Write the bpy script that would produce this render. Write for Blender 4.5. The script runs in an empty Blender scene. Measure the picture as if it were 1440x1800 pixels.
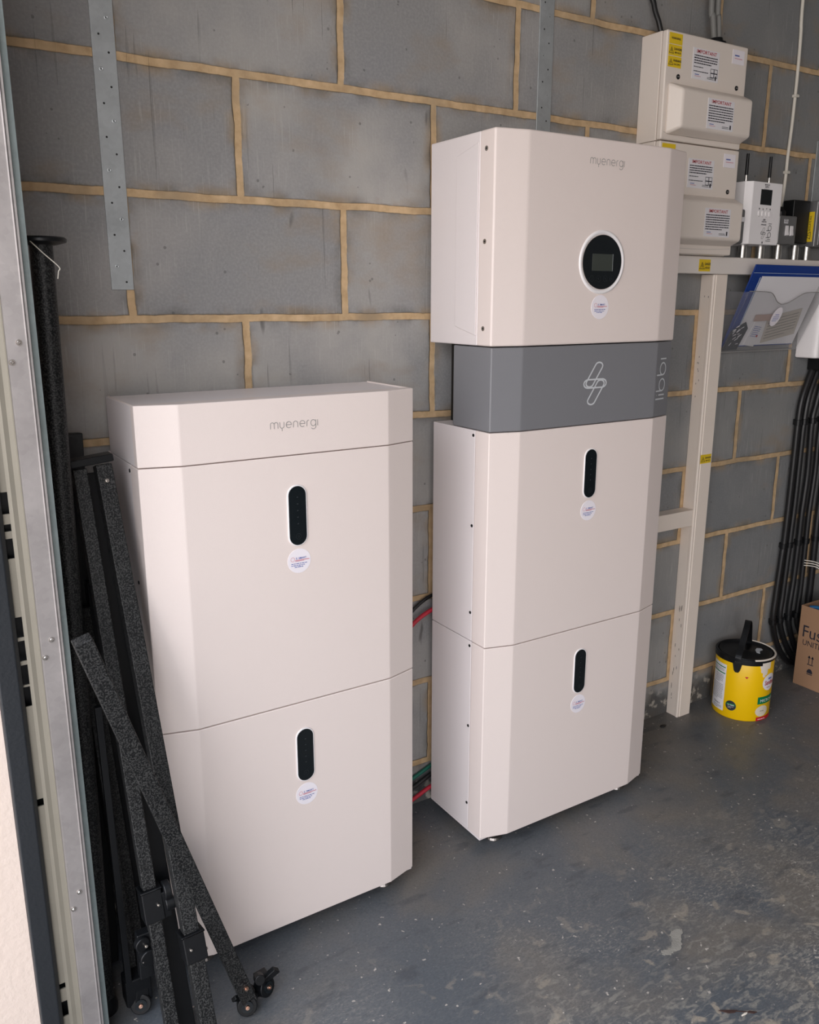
import bpy, bmesh, math, random
from mathutils import Vector, Matrix
random.seed(7)
PI = math.pi
sc = bpy.context.scene
C = sc.collection

# ------------------------------------------------------------------ camera
cam = bpy.data.cameras.new('camera')
cam_o = bpy.data.objects.new('camera', cam); C.objects.link(cam_o)
cam_o.location = (-0.87706, -1.65638, 1.27929)
yaw, pit = -0.5609623, -0.2462185
cam_o.rotation_mode = 'XYZ'
cam_o.rotation_euler = (PI / 2 + pit, 0, yaw)
cam.sensor_fit = 'HORIZONTAL'; cam.sensor_width = 36.0
cam.lens = 36.0 * 1490.427 / 1440.0
cam.clip_start = 0.02
sc.camera = cam_o

# ------------------------------------------------------------------ light
sc.view_settings.view_transform = 'Standard'
sc.view_settings.look = 'None'
sc.view_settings.exposure = 1.42
sc.view_settings.gamma = 1.0
sc.view_settings.use_curve_mapping = False
sc.cycles.max_bounces = 8
sc.cycles.diffuse_bounces = 5
sc.cycles.transparent_max_bounces = 16
sc.cycles.use_denoising = True
WORLD_STRENGTH = 1.62
w = bpy.data.worlds.new('overcast_sky'); sc.world = w; w.use_nodes = True
wn = w.node_tree.nodes; wl = w.node_tree.links
bg = wn['Background']; bg.inputs[1].default_value = WORLD_STRENGTH
tc = wn.new('ShaderNodeTexCoord'); sep = wn.new('ShaderNodeSeparateXYZ')
wl.new(tc.outputs['Generated'], sep.inputs[0])
rp = wn.new('ShaderNodeValToRGB'); wl.new(sep.outputs['Z'], rp.inputs[0])
rp.color_ramp.elements[0].position = 0.0; rp.color_ramp.elements[0].color = (1.0, 0.93, 0.88, 1)
rp.color_ramp.elements[1].position = 0.6; rp.color_ramp.elements[1].color = (0.88, 0.95, 1.08, 1)
wl.new(rp.outputs[0], bg.inputs[0])

# the doorway opening as a sky portal (guides sampling only)
la = bpy.data.lights.new('doorway_portal', 'AREA'); la.shape = 'RECTANGLE'; la.size = 2.25; la.size_y = 4.9
la.cycles.is_portal = True
lo = bpy.data.objects.new('doorway_portal', la); C.objects.link(lo)
lo.location = (-1.105, -2.8, 1.125)
lo.rotation_euler = (0, -PI / 2, 0)

# ------------------------------------------------------------------ helpers
def V(*a): return Vector(a)

def wloc(o):
    p = Vector((0, 0, 0))
    while o is not None:
        p += o.location; o = o.parent
    return p

def box(bm, x0, x1, y0, y1, z0, z1):
    vs = [bm.verts.new((x, y, z)) for x in (x0, x1) for y in (y0, y1) for z in (z0, z1)]
    for f in ((0, 1, 3, 2), (4, 6, 7, 5), (0, 4, 5, 1), (2, 3, 7, 6), (0, 2, 6, 4), (1, 5, 7, 3)):
        bm.faces.new([vs[i] for i in f])
    return bm

def prism(bm, pts, vec):
    vec = Vector(vec)
    a = [bm.verts.new(Vector(p)) for p in pts]; b = [bm.verts.new(Vector(p) + vec) for p in pts]
    bm.faces.new(a[::-1]); bm.faces.new(b)
    n = len(pts)
    for i in range(n):
        bm.faces.new((a[i], a[(i + 1) % n], b[(i + 1) % n], b[i]))
    return bm

def frame_of(d):
    d = Vector(d).normalized()
    r = Vector((1, 0, 0)) if abs(d.x) < .8 else Vector((0, 1, 0))
    u = (r - d * r.dot(d)).normalized(); v = d.cross(u).normalized()
    return d, u, v

def cyl(bm, p0, p1, r, n=20, r2=None, cap=True):
    p0, p1 = Vector(p0), Vector(p1); d, u, v = frame_of(p1 - p0); r2 = r if r2 is None else r2
    a = [bm.verts.new(p0 + (u * math.cos(t) + v * math.sin(t)) * r) for t in [2 * PI * i / n for i in range(n)]]
    b = [bm.verts.new(p1 + (u * math.cos(t) + v * math.sin(t)) * r2) for t in [2 * PI * i / n for i in range(n)]]
    for i in range(n): bm.faces.new((a[i], a[(i + 1) % n], b[(i + 1) % n], b[i]))
    if cap: bm.faces.new(a[::-1]); bm.faces.new(b)
    return bm

def tube(bm, pts, r, n=10):
    pts = [Vector(p) for p in pts]; rings = []
    d, u, v = frame_of(pts[1] - pts[0])
    for i, p in enumerate(pts):
        t = (pts[min(i + 1, len(pts) - 1)] - pts[max(i - 1, 0)]).normalized()
        u = (u - t * u.dot(t)).normalized(); v = t.cross(u)
        rings.append([bm.verts.new(p + (u * math.cos(2 * PI * k / n) + v * math.sin(2 * PI * k / n)) * r) for k in range(n)])
    for a, b in zip(rings, rings[1:]):
        for k in range(n): bm.faces.new((a[k], a[(k + 1) % n], b[(k + 1) % n], b[k]))
    bm.faces.new(rings[0][::-1]); bm.faces.new(rings[-1])
    return bm

def smooth(pts, k=6):
    pts = [Vector(p) for p in pts]; out = []
    for i in range(len(pts) - 1):
        p0 = pts[max(i - 1, 0)]; p1 = pts[i]; p2 = pts[i + 1]; p3 = pts[min(i + 2, len(pts) - 1)]
        for j in range(k):
            t = j / k
            out.append(.5 * ((2 * p1) + (p2 - p0) * t + (2 * p0 - 5 * p1 + 4 * p2 - p3) * t * t + (3 * p1 - p0 - 3 * p2 + p3) * t ** 3))
    out.append(pts[-1]); return out

def bar(bm, p0, p1, sx, sy, ux=(1, 0, 0)):
    """rectangular bar from p0 to p1; sx is its size along ux (made square to the axis)"""
    p0, p1 = Vector(p0), Vector(p1); d = (p1 - p0).normalized(); ux = Vector(ux)
    u = (ux - d * ux.dot(d)).normalized(); v = d.cross(u)
    q = [p0 + u * a * sx / 2 + v * b * sy / 2 for a, b in ((-1, -1), (1, -1), (1, 1), (-1, 1))]
    return prism(bm, q, p1 - p0)

def lathe(bm, c, prof, n=48, axis='z'):
    c = Vector(c); rings = []
    for r, h in prof:
        ring = []
        for k in range(n):
            t = 2 * PI * k / n
            if axis == 'z': p = Vector((r * math.cos(t), r * math.sin(t), h))
            else: p = Vector((r * math.cos(t), -h, r * math.sin(t)))
            ring.append(bm.verts.new(c + p))
        rings.append(ring)
    for a, b in zip(rings, rings[1:]):
        for k in range(n): bm.faces.new((a[k], a[(k + 1) % n], b[(k + 1) % n], b[k]))
    return bm

def obj(name, bm, m, parent=None, bevel=0, seg=2, sharp=12):
    bmesh.ops.recalc_face_normals(bm, faces=bm.faces)
    if parent is not None:
        bmesh.ops.translate(bm, verts=bm.verts, vec=-wloc(parent))
    me = bpy.data.meshes.new(name); bm.to_mesh(me); bm.free()
    for p in me.polygons: p.use_smooth = True
    me.set_sharp_from_angle(angle=math.radians(sharp))
    me.materials.append(m)
    o = bpy.data.objects.new(name, me); C.objects.link(o)
    if parent is not None: o.parent = parent
    if bevel:
        b = o.modifiers.new('bevel', 'BEVEL'); b.width = bevel; b.segments = seg
        b.limit_method = 'ANGLE'; b.angle_limit = math.radians(11); b.harden_normals = True
    return o

def B(): return bmesh.new()

def tag(o, label, cat, group=None, kind=None):
    o['label'] = label; o['category'] = cat
    if group: o['group'] = group
    if kind: o['kind'] = kind
    return o

def thing(name, label, cat, loc, group=None):
    o = bpy.data.objects.new(name, None); C.objects.link(o); o.location = loc
    o.empty_display_size = .05
    return tag(o, label, cat, group)

def struct(name, bm, m, label=None, **k):
    o = obj(name, bm, m, **k); o['kind'] = 'structure'
    if label: o['label'] = label
    return o

def copy_tree(o, parent=None):
    c = o.copy(); C.objects.link(c)
    if parent is not None: c.parent = parent
    for ch in list(o.children): copy_tree(ch, c)
    return c

# ------------------------------------------------------------------ materials
def nodes_of(name):
    m = bpy.data.materials.new(name); m.use_nodes = True
    nt = m.node_tree; return m, nt.nodes, nt.links, nt.nodes['Principled BSDF']

def mat(name, col, rough=.5, metal=0., bump=0., scale=200., vary=0., spec=.5, coat=0.):
    m, n, l, p = nodes_of(name)
    p.inputs['Base Color'].default_value = (*col, 1); p.inputs['Roughness'].default_value = rough
    p.inputs['Metallic'].default_value = metal; p.inputs['Specular IOR Level'].default_value = spec
    p.inputs['Coat Weight'].default_value = coat
    t = n.new('ShaderNodeTexCoord'); no = n.new('ShaderNodeTexNoise'); no.inputs['Scale'].default_value = scale
    no.inputs['Detail'].default_value = 3; l.new(t.outputs['Object'], no.inputs['Vector'])
    if bump:
        b = n.new('ShaderNodeBump'); b.inputs['Strength'].default_value = bump; b.inputs['Distance'].default_value = .001
        l.new(no.outputs['Fac'], b.inputs['Height']); l.new(b.outputs[0], p.inputs['Normal'])
    if vary:
        n2 = n.new('ShaderNodeTexNoise'); n2.inputs['Scale'].default_value = 14; n2.inputs['Detail'].default_value = 5
        l.new(t.outputs['Object'], n2.inputs['Vector'])
        mx = n.new('ShaderNodeMix'); mx.data_type = 'RGBA'
        mx.inputs['A'].default_value = (*[c * (1 - vary) for c in col], 1); mx.inputs['B'].default_value = (*[min(1, c * (1 + vary)) for c in col], 1)
        l.new(n2.outputs['Fac'], mx.inputs['Factor']); l.new(mx.outputs['Result'], p.inputs['Base Color'])
    return m

WHITE = mat('white_powder_coat', (.80, .700, .655), .42, bump=.25, scale=900)
WHITE2 = mat('white_side_panel', (.80, .735, .725), .42, bump=.25, scale=900)
GREY = mat('grey_powder_coat', (.200, .200, .212), .42, bump=.2, scale=900)
CUM = mat('pale_grey_plastic', (.78, .70, .63), .36, bump=.1, scale=500)
TRUNK = mat('cream_plastic_trunking', (.84, .74, .65), .45, vary=.03)
TRUNKW = mat('white_plastic_trunking', (.80, .74, .69), .4)
BLACKG = mat('black_gloss_panel', (.006, .009, .011), .12)
BLACKP = mat('black_plastic', (.006, .0065, .0075), .36, bump=.1, scale=300, spec=.35)
CABLE = mat('black_cable_sheath', (.011, .011, .012), .38)
CHROME = mat('zinc_screw', (.62, .58, .54), .25, metal=1)
COPPER = mat('coppery_bolt', (.55, .36, .28), .3, metal=1)
DARK = mat('dark_recess', (.01, .01, .01), .6)
STICK = mat('white_sticker', (.88, .83, .87), .25)
PAPER = mat('white_label', (.78, .76, .78), .5)
YEL = mat('yellow_label', (.80, .56, .02), .45)
INKR = mat('red_ink', (.45, .03, .04), .5); INKK = mat('black_ink', (.02, .02, .03), .5)
INKB = mat('blue_ink', (.10, .14, .42), .5); INKP = mat('pink_ink', (.62, .22, .28), .5)
LOGOG = mat('grey_logo_print', (.30, .29, .28), .5); LOGOW = mat('silver_logo_print', (.58, .60, .62), .4)
DIM = mat('dim_panel_print', (.025, .03, .033), .3)
LCD = mat('lcd_glass', (.045, .052, .045), .15)
BEZ = mat('white_bezel', (.86, .83, .83), .35)
METALBOX = mat('painted_metal_box', (.22, .22, .22), .3, metal=.5, bump=.3, scale=250)
CONDUIT = mat('galvanised_conduit', (.55, .54, .52), .25, metal=1, vary=.1)
ORANGE = mat('orange_switch', (.90, .38, .01), .35)
REDC = mat('red_cable_sheath', (.45, .02, .04), .4); GREENC = mat('green_cable_sheath', (.01, .13, .09), .4)
WCAB = mat('white_cable_sheath', (.70, .66, .58), .4); GREYC = mat('grey_cable_sheath', (.20, .20, .19), .45)
BLUE = mat('blue_folder_plastic', (.01, .045, .25), .3)
CARD = mat('brown_cardboard', (.30, .17, .095), .8, bump=.2, scale=80, vary=.08)
TIN = mat('bare_tin_rim', (.62, .58, .52), .35, metal=.7)
YPAINT = mat('yellow_tin_paint', (.86, .52, .0), .33)
GREENL = mat('green_label_print', (.0, .18, .06), .4); DGREEN = mat('dark_green_label', (.01, .06, .06), .4)
CREAML = mat('cream_label_print', (.70, .62, .48), .4); REDL = mat('red_label_print', (.55, .01, .02), .4)
SPILL = mat('dried_white_paint', (.72, .65, .56), .5, bump=.5, scale=120)
RENDER = mat('pale_masonry_paint', (.72, .60, .52), .85, bump=.9, scale=110)
RUBBER = mat('black_rubber_seal', (.018, .021, .025), .5, bump=.5, scale=160)
CREAMG = mat('dull_galvanised_channel', (.29, .265, .215), .5, metal=.3, vary=.12)
PLASTER = mat('ceiling_board', (.38, .36, .34), .9); DARKW = mat('grey_block_far_wall', (.34, .33, .32), .9)
DRIVE = mat('driveway_concrete', (.42, .38, .35), .9)

def galvanised(name, col, rough):
    m, n, l, p = nodes_of(name)
    t = n.new('ShaderNodeTexCoord'); v = n.new('ShaderNodeTexVoronoi'); v.inputs['Scale'].default_value = 130
    l.new(t.outputs['Object'], v.inputs['Vector'])
    no = n.new('ShaderNodeTexNoise'); no.inputs['Scale'].default_value = 12; no.inputs['Detail'].default_value = 6
    l.new(t.outputs['Object'], no.inputs['Vector'])
    s = n.new('ShaderNodeSeparateColor'); l.new(v.outputs['Color'], s.inputs[0])
    a = n.new('ShaderNodeMath'); a.operation = 'MULTIPLY_ADD'; a.inputs[1].default_value = .10
    l.new(s.outputs[0], a.inputs[0]); l.new(no.outputs['Fac'], a.inputs[2])
    r = n.new('ShaderNodeValToRGB'); r.color_ramp.elements[0].position = .3; r.color_ramp.elements[1].position = .85
    r.color_ramp.elements[0].color = (*[c * .8 for c in col], 1); r.color_ramp.elements[1].color = (*[min(1, c * 1.2) for c in col], 1)
    l.new(a.outputs[0], r.inputs[0]); l.new(r.outputs[0], p.inputs['Base Color'])
    p.inputs['Metallic'].default_value = .55; p.inputs['Roughness'].default_value = rough
    b = n.new('ShaderNodeBump'); b.inputs['Strength'].default_value = .12; b.inputs['Distance'].default_value = .001
    l.new(no.outputs['Fac'], b.inputs['Height']); l.new(b.outputs[0], p.inputs['Normal'])
    return m
GALV = galvanised('galvanised_steel', (.50, .53, .54), .42)
GALVG = galvanised('galvanised_guide_steel', (.40, .37, .36), .42)
GALVD = galvanised('dull_galvanised_lip', (.27, .32, .32), .5)

def hammered():
    m, n, l, p = nodes_of('black_hammered_paint')
    t = n.new('ShaderNodeTexCoord'); v = n.new('ShaderNodeTexNoise'); v.inputs['Scale'].default_value = 420
    v.inputs['Detail'].default_value = 2; l.new(t.outputs['Object'], v.inputs['Vector'])
    r = n.new('ShaderNodeValToRGB'); r.color_ramp.elements[0].position = .46; r.color_ramp.elements[1].position = .60
    r.color_ramp.elements[0].color = (.004, .0045, .005, 1); r.color_ramp.elements[1].color = (.045, .045, .044, 1)
    l.new(v.outputs['Fac'], r.inputs[0]); l.new(r.outputs[0], p.inputs['Base Color'])
    p.inputs['Roughness'].default_value = .45; p.inputs['Specular IOR Level'].default_value = .3
    b = n.new('ShaderNodeBump'); b.inputs['Strength'].default_value = .8; b.inputs['Distance'].default_value = .0008
    l.new(v.outputs['Fac'], b.inputs['Height']); l.new(b.outputs[0], p.inputs['Normal'])
    return m
HAM = hammered()

H0 = 0.1165
def block_wall():
    m, n, l, p = nodes_of('grey_concrete_blockwork')
    def math_(op, a=None, b=None, c=None):
        k = n.new('ShaderNodeMath'); k.operation = op
        for i, x in enumerate((a, b, c)):
            if x is None: continue
            if isinstance(x, (int, float)): k.inputs[i].default_value = x
            else: l.new(x, k.inputs[i])
        return k.outputs[0]
    def noise(vec, s, d=4, dim='3D'):
        k = n.new('ShaderNodeTexNoise'); k.inputs['Scale'].default_value = s; k.inputs['Detail'].default_value = d
        l.new(vec, k.inputs['Vector']); return k.outputs['Fac']
    def ramp(fac, a, b, ca=(0, 0, 0), cb=(1, 1, 1)):
        r = n.new('ShaderNodeValToRGB'); e = r.color_ramp.elements
        e[0].position = a; e[1].position = b; e[0].color = (*ca, 1); e[1].color = (*cb, 1)
        l.new(fac, r.inputs[0]); return r.outputs[0]
    def mix(f, a, b, mode='MIX'):
        k = n.new('ShaderNodeMix'); k.data_type = 'RGBA'; k.blend_type = mode
        for nm, x in (('Factor', f), ('A', a), ('B', b)):
            if isinstance(x, (int, float)): k.inputs[nm].default_value = x
            elif isinstance(x, tuple): k.inputs[nm].default_value = (*x, 1)
            else: l.new(x, k.inputs[nm])
        return k.outputs['Result']
    t = n.new('ShaderNodeTexCoord'); P = t.outputs['Object']
    sp = n.new('ShaderNodeSeparateXYZ'); l.new(P, sp.inputs[0])
    w1 = noise(P, 14, 3); w2 = noise(P, 110, 2)
    dx = math_('ADD', math_('MULTIPLY', math_('SUBTRACT', w1, .5), .010), math_('MULTIPLY', math_('SUBTRACT', w2, .5), .002))
    w3 = noise(P, 9, 3)
    dz = math_('ADD', math_('MULTIPLY', math_('SUBTRACT', w3, .5), .009), math_('MULTIPLY', math_('SUBTRACT', w2, .5), .0015))
    cx = math_('ADD', math_('ADD', sp.outputs['X'], dx), 4.725)
    cz = math_('ADD', math_('ADD', sp.outputs['Z'], dz), .225 * 5 - H0)
    cb = n.new('ShaderNodeCombineXYZ'); l.new(cx, cb.inputs[0]); l.new(cz, cb.inputs[1])
    br = n.new('ShaderNodeTexBrick'); l.new(cb.outputs[0], br.inputs['Vector'])
    br.offset = .5; br.offset_frequency = 2; br.squash = 1
    br.inputs['Scale'].default_value = 1; br.inputs['Brick Width'].default_value = .45; br.inputs['Row Height'].default_value = .225
    br.inputs['Mortar Size'].default_value = .0085; br.inputs['Mortar Smooth'].default_value = .25
    br.inputs['Color1'].default_value = (0, 0, 0, 1); br.inputs['Color2'].default_value = (1, 1, 1, 1); br.inputs['Mortar'].default_value = (.5, .5, .5, 1)
    wide = n.new('ShaderNodeTexBrick'); l.new(cb.outputs[0], wide.inputs['Vector'])
    wide.offset = .5; wide.offset_frequency = 2
    wide.inputs['Scale'].default_value = 1; wide.inputs['Brick Width'].default_value = .45; wide.inputs['Row Height'].default_value = .225
    wide.inputs['Mortar Size'].default_value = .034; wide.inputs['Mortar Smooth'].default_value = 1.0
    # block face colour: each block its own grey, cloudy patches, soft brown and dark smears
    base = ramp(br.outputs['Color'], 0, 1, (.255, .25, .245), (.43, .41, .38))
    base = mix(ramp(noise(P, 5, 5), .35, .7), base, (.25, .25, .255))
    base = mix(math_('MULTIPLY', ramp(noise(P, 3.1, 6), .52, .72), .5), base, (.48, .45, .42))
    base = mix(math_('MULTIPLY', ramp(noise(P, 180, 4), .4, .75), .35), base, (.42, .41, .40))
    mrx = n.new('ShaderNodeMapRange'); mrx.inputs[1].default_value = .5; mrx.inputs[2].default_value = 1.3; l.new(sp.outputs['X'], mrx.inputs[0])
    # block colour blends darker and bluer towards the right of the wall
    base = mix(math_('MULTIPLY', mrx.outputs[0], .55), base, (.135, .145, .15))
    stv = n.new('ShaderNodeMapping'); stv.inputs['Scale'].default_value = (1, 1, 1.8); stv.inputs['Location'].default_value = (3, 1, 2); l.new(P, stv.inputs[0])
    st = ramp(noise(stv.outputs[0], 6.5, 5), .56, .74)
    base = mix(math_('MULTIPLY', st, .4), base, (.30, .215, .13))
    near = math_('MULTIPLY', wide.outputs['Fac'], ramp(noise(P, 9, 5), .48, .62))
    base = mix(math_('MULTIPLY', near, .75), base, (.36, .25, .135))
    edge = math_('MULTIPLY', wide.outputs['Fac'], ramp(noise(P, 17, 4), .42, .66))
    base = mix(math_('MULTIPLY', edge, .6), base, (.085, .08, .07))
    thin = n.new('ShaderNodeTexBrick'); l.new(cb.outputs[0], thin.inputs['Vector']); thin.offset = .5; thin.offset_frequency = 2
    thin.inputs['Scale'].default_value = 1; thin.inputs['Brick Width'].default_value = .45; thin.inputs['Row Height'].default_value = .225
    thin.inputs['Mortar Size'].default_value = .0125; thin.inputs['Mortar Smooth'].default_value = .6
    base = mix(math_('MULTIPLY', thin.outputs['Fac'], ramp(noise(P, 22, 4), .40, .62)), base, (.12, .10, .07))
    # scored vertical lines left by the saw
    mp = n.new('ShaderNodeMapping'); mp.inputs['Scale'].default_value = (1, 1, .035); l.new(P, mp.inputs[0])
    ln = ramp(noise(mp.outputs[0], 95, 1), .68, .70)
    ln = math_('MULTIPLY', ln, ramp(noise(P, 4, 2), .42, .55))
    base = mix(math_('MULTIPLY', ln, .22), base, (.08, .08, .08))
    ln2 = math_('MULTIPLY', ramp(noise(mp.outputs[0], 330, 1), .62, .66), ramp(noise(P, 3.0, 2), .45, .6))
    base = mix(math_('MULTIPLY', ln2, .22), base, (.55, .53, .50))
    # pits and scuffs
    vo = n.new('ShaderNodeTexVoronoi'); vo.inputs['Scale'].default_value = 42; l.new(P, vo.inputs['Vector'])
    pit_ = math_('MULTIPLY', math_('LESS_THAN', vo.outputs['Distance'], .12), math_('GREATER_THAN', noise(P, 13, 2), .57))
    base = mix(math_('MULTIPLY', pit_, .45), base, (.05, .05, .048))
    mq = n.new('ShaderNodeMapping'); mq.inputs['Rotation'].default_value = (0, .6, 0); mq.inputs['Scale'].default_value = (1, 1, .25); l.new(P, mq.inputs[0])
    sc_ = ramp(noise(mq.outputs[0], 24, 2), .71, .76)
    base = mix(math_('MULTIPLY', sc_, .7), base, (.07, .065, .06))
    # damp dark course with flaking white marks along the floor
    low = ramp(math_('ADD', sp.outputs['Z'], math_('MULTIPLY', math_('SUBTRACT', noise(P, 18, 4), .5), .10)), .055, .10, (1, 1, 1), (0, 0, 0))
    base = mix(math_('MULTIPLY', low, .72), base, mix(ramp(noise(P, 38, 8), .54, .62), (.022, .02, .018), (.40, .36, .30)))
    mort = mix(ramp(noise(P, 40, 4), .3, .7), (.46, .31, .165), (.66, .47, .275))
    mort = mix(ramp(noise(P, 7, 4), .5, .75), mort, (.34, .255, .16))
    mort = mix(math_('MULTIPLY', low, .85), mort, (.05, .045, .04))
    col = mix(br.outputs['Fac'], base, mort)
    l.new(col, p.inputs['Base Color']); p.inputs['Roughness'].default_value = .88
    h = math_('SUBTRACT', math_('MULTIPLY', noise(P, 240, 4), .10), math_('MULTIPLY', br.outputs['Fac'], .8))
    h = math_('SUBTRACT', h, math_('MULTIPLY', pit_, .35)); h = math_('SUBTRACT', h, math_('MULTIPLY', ln, .25))
    h = math_('ADD', h, math_('MULTIPLY', noise(P, 35, 4), .22))
    b = n.new('ShaderNodeBump'); b.inputs['Strength'].default_value = .8; b.inputs['Distance'].default_value = .004
    l.new(h, b.inputs['Height']); l.new(b.outputs[0], p.inputs['Normal'])
    return m
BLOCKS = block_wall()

def floor_mat():
    m, n, l, p = nodes_of('worn_grey_floor_paint')
    t = n.new('ShaderNodeTexCoord'); P = t.outputs['Object']
    def noise(vec, s, d=4, dist=0):
        k = n.new('ShaderNodeTexNoise'); k.inputs['Scale'].default_value = s; k.inputs['Detail'].default_value = d
        k.inputs['Distortion'].default_value = dist; l.new(vec, k.inputs['Vector']); return k.outputs['Fac']
    def ramp(fac, a, b, ca=(0, 0, 0), cb=(1, 1, 1)):
        r = n.new('ShaderNodeValToRGB'); e = r.color_ramp.elements
        e[0].position = a; e[1].position = b; e[0].color = (*ca, 1); e[1].color = (*cb, 1)
        l.new(fac, r.inputs[0]); return r.outputs[0]
    def mul(a, b):
        k = n.new('ShaderNodeMath'); k.operation = 'MULTIPLY'
        for i, x in enumerate((a, b)):
            if isinstance(x, float): k.inputs[i].default_value = x
            else: l.new(x, k.inputs[i])
        return k.outputs[0]
    def mix(f, a, b):
        k = n.new('ShaderNodeMix'); k.data_type = 'RGBA'
        for nm, x in (('Factor', f), ('A', a), ('B', b)):
            if isinstance(x, float): k.inputs[nm].default_value = x
            elif isinstance(x, tuple): k.inputs[nm].default_value = (*x, 1)
            else: l.new(x, k.inputs[nm])
        return k.outputs['Result']
    base = mix(ramp(noise(P, 2.2, 5), .35, .7), (.088, .100, .114), (.125, .130, .135))
    base = mix(mul(ramp(noise(P, 3.3, 6, .5), .46, .64), .7), base, (.185, .160, .130))
    mp = n.new('ShaderNodeMapping'); mp.inputs['Rotation'].default_value = (0, 0, .5); mp.inputs['Scale'].default_value = (1, 2.6, 1); l.new(P, mp.inputs[0])
    # foot-worn scuffs, thickest in the trafficked middle of the garage floor
    sx = n.new('ShaderNodeSeparateXYZ'); l.new(P, sx.inputs[0])
    mr = n.new('ShaderNodeMapRange'); mr.inputs[1].default_value = -.35; mr.inputs[2].default_value = -.85; l.new(sx.outputs['Y'], mr.inputs[0])
    sc1 = mul(mul(ramp(noise(mp.outputs[0], 34, 8, 1.0), .50, .64), mr.outputs[0]), ramp(noise(P, 3.0, 4), .36, .58))
    base = mix(mul(sc1, .8), base, (.29, .275, .24))
    sc3 = mul(mul(ramp(noise(mp.outputs[0], 85, 6, 1.2), .52, .66), mr.outputs[0]), ramp(noise(P, 2.1, 3), .40, .58))
    base = mix(mul(sc3, .9), base, (.46, .42, .36))
    base = mix(mul(mul(ramp(noise(P, 19, 7, .6), .60, .66), mr.outputs[0]), .75), base, (.40, .345, .27))
    base = mix(mul(ramp(noise(P, 70, 3), .68, .71), .9), base, (.55, .50, .44))
    base = mix(mul(ramp(noise(mp.outputs[0], 130, 4), .50, .75), .35), base, (.22, .21, .195))
    base = mix(mul(ramp(noise(P, 210, 3), .5, .8), .5), base, (.05, .055, .062))
    base = mix(mul(ramp(noise(mp.outputs[0], 9, 5), .60, .68), .45), base, (.05, .055, .065))
    l.new(base, p.inputs['Base Color'])
    l.new(ramp(noise(P, 8, 4), .3, .7, (.36, .36, .36), (.6, .6, .6)), p.inputs['Roughness'])
    b = n.new('ShaderNodeBump'); b.inputs['Strength'].default_value = .5; b.inputs['Distance'].default_value = .0015
    l.new(noise(P, 60, 6), b.inputs['Height']); l.new(b.outputs[0], p.inputs['Normal'])
    return m
FLOOR = floor_mat()

def clear_mat():
    m, n, l, p = nodes_of('clear_smoky_plastic')
    p.inputs['Base Color'].default_value = (.40, .40, .41, 1); p.inputs['Roughness'].default_value = .08
    p.inputs['Alpha'].default_value = .15; p.inputs['Specular IOR Level'].default_value = .9
    return m
CLEAR = clear_mat()

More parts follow.
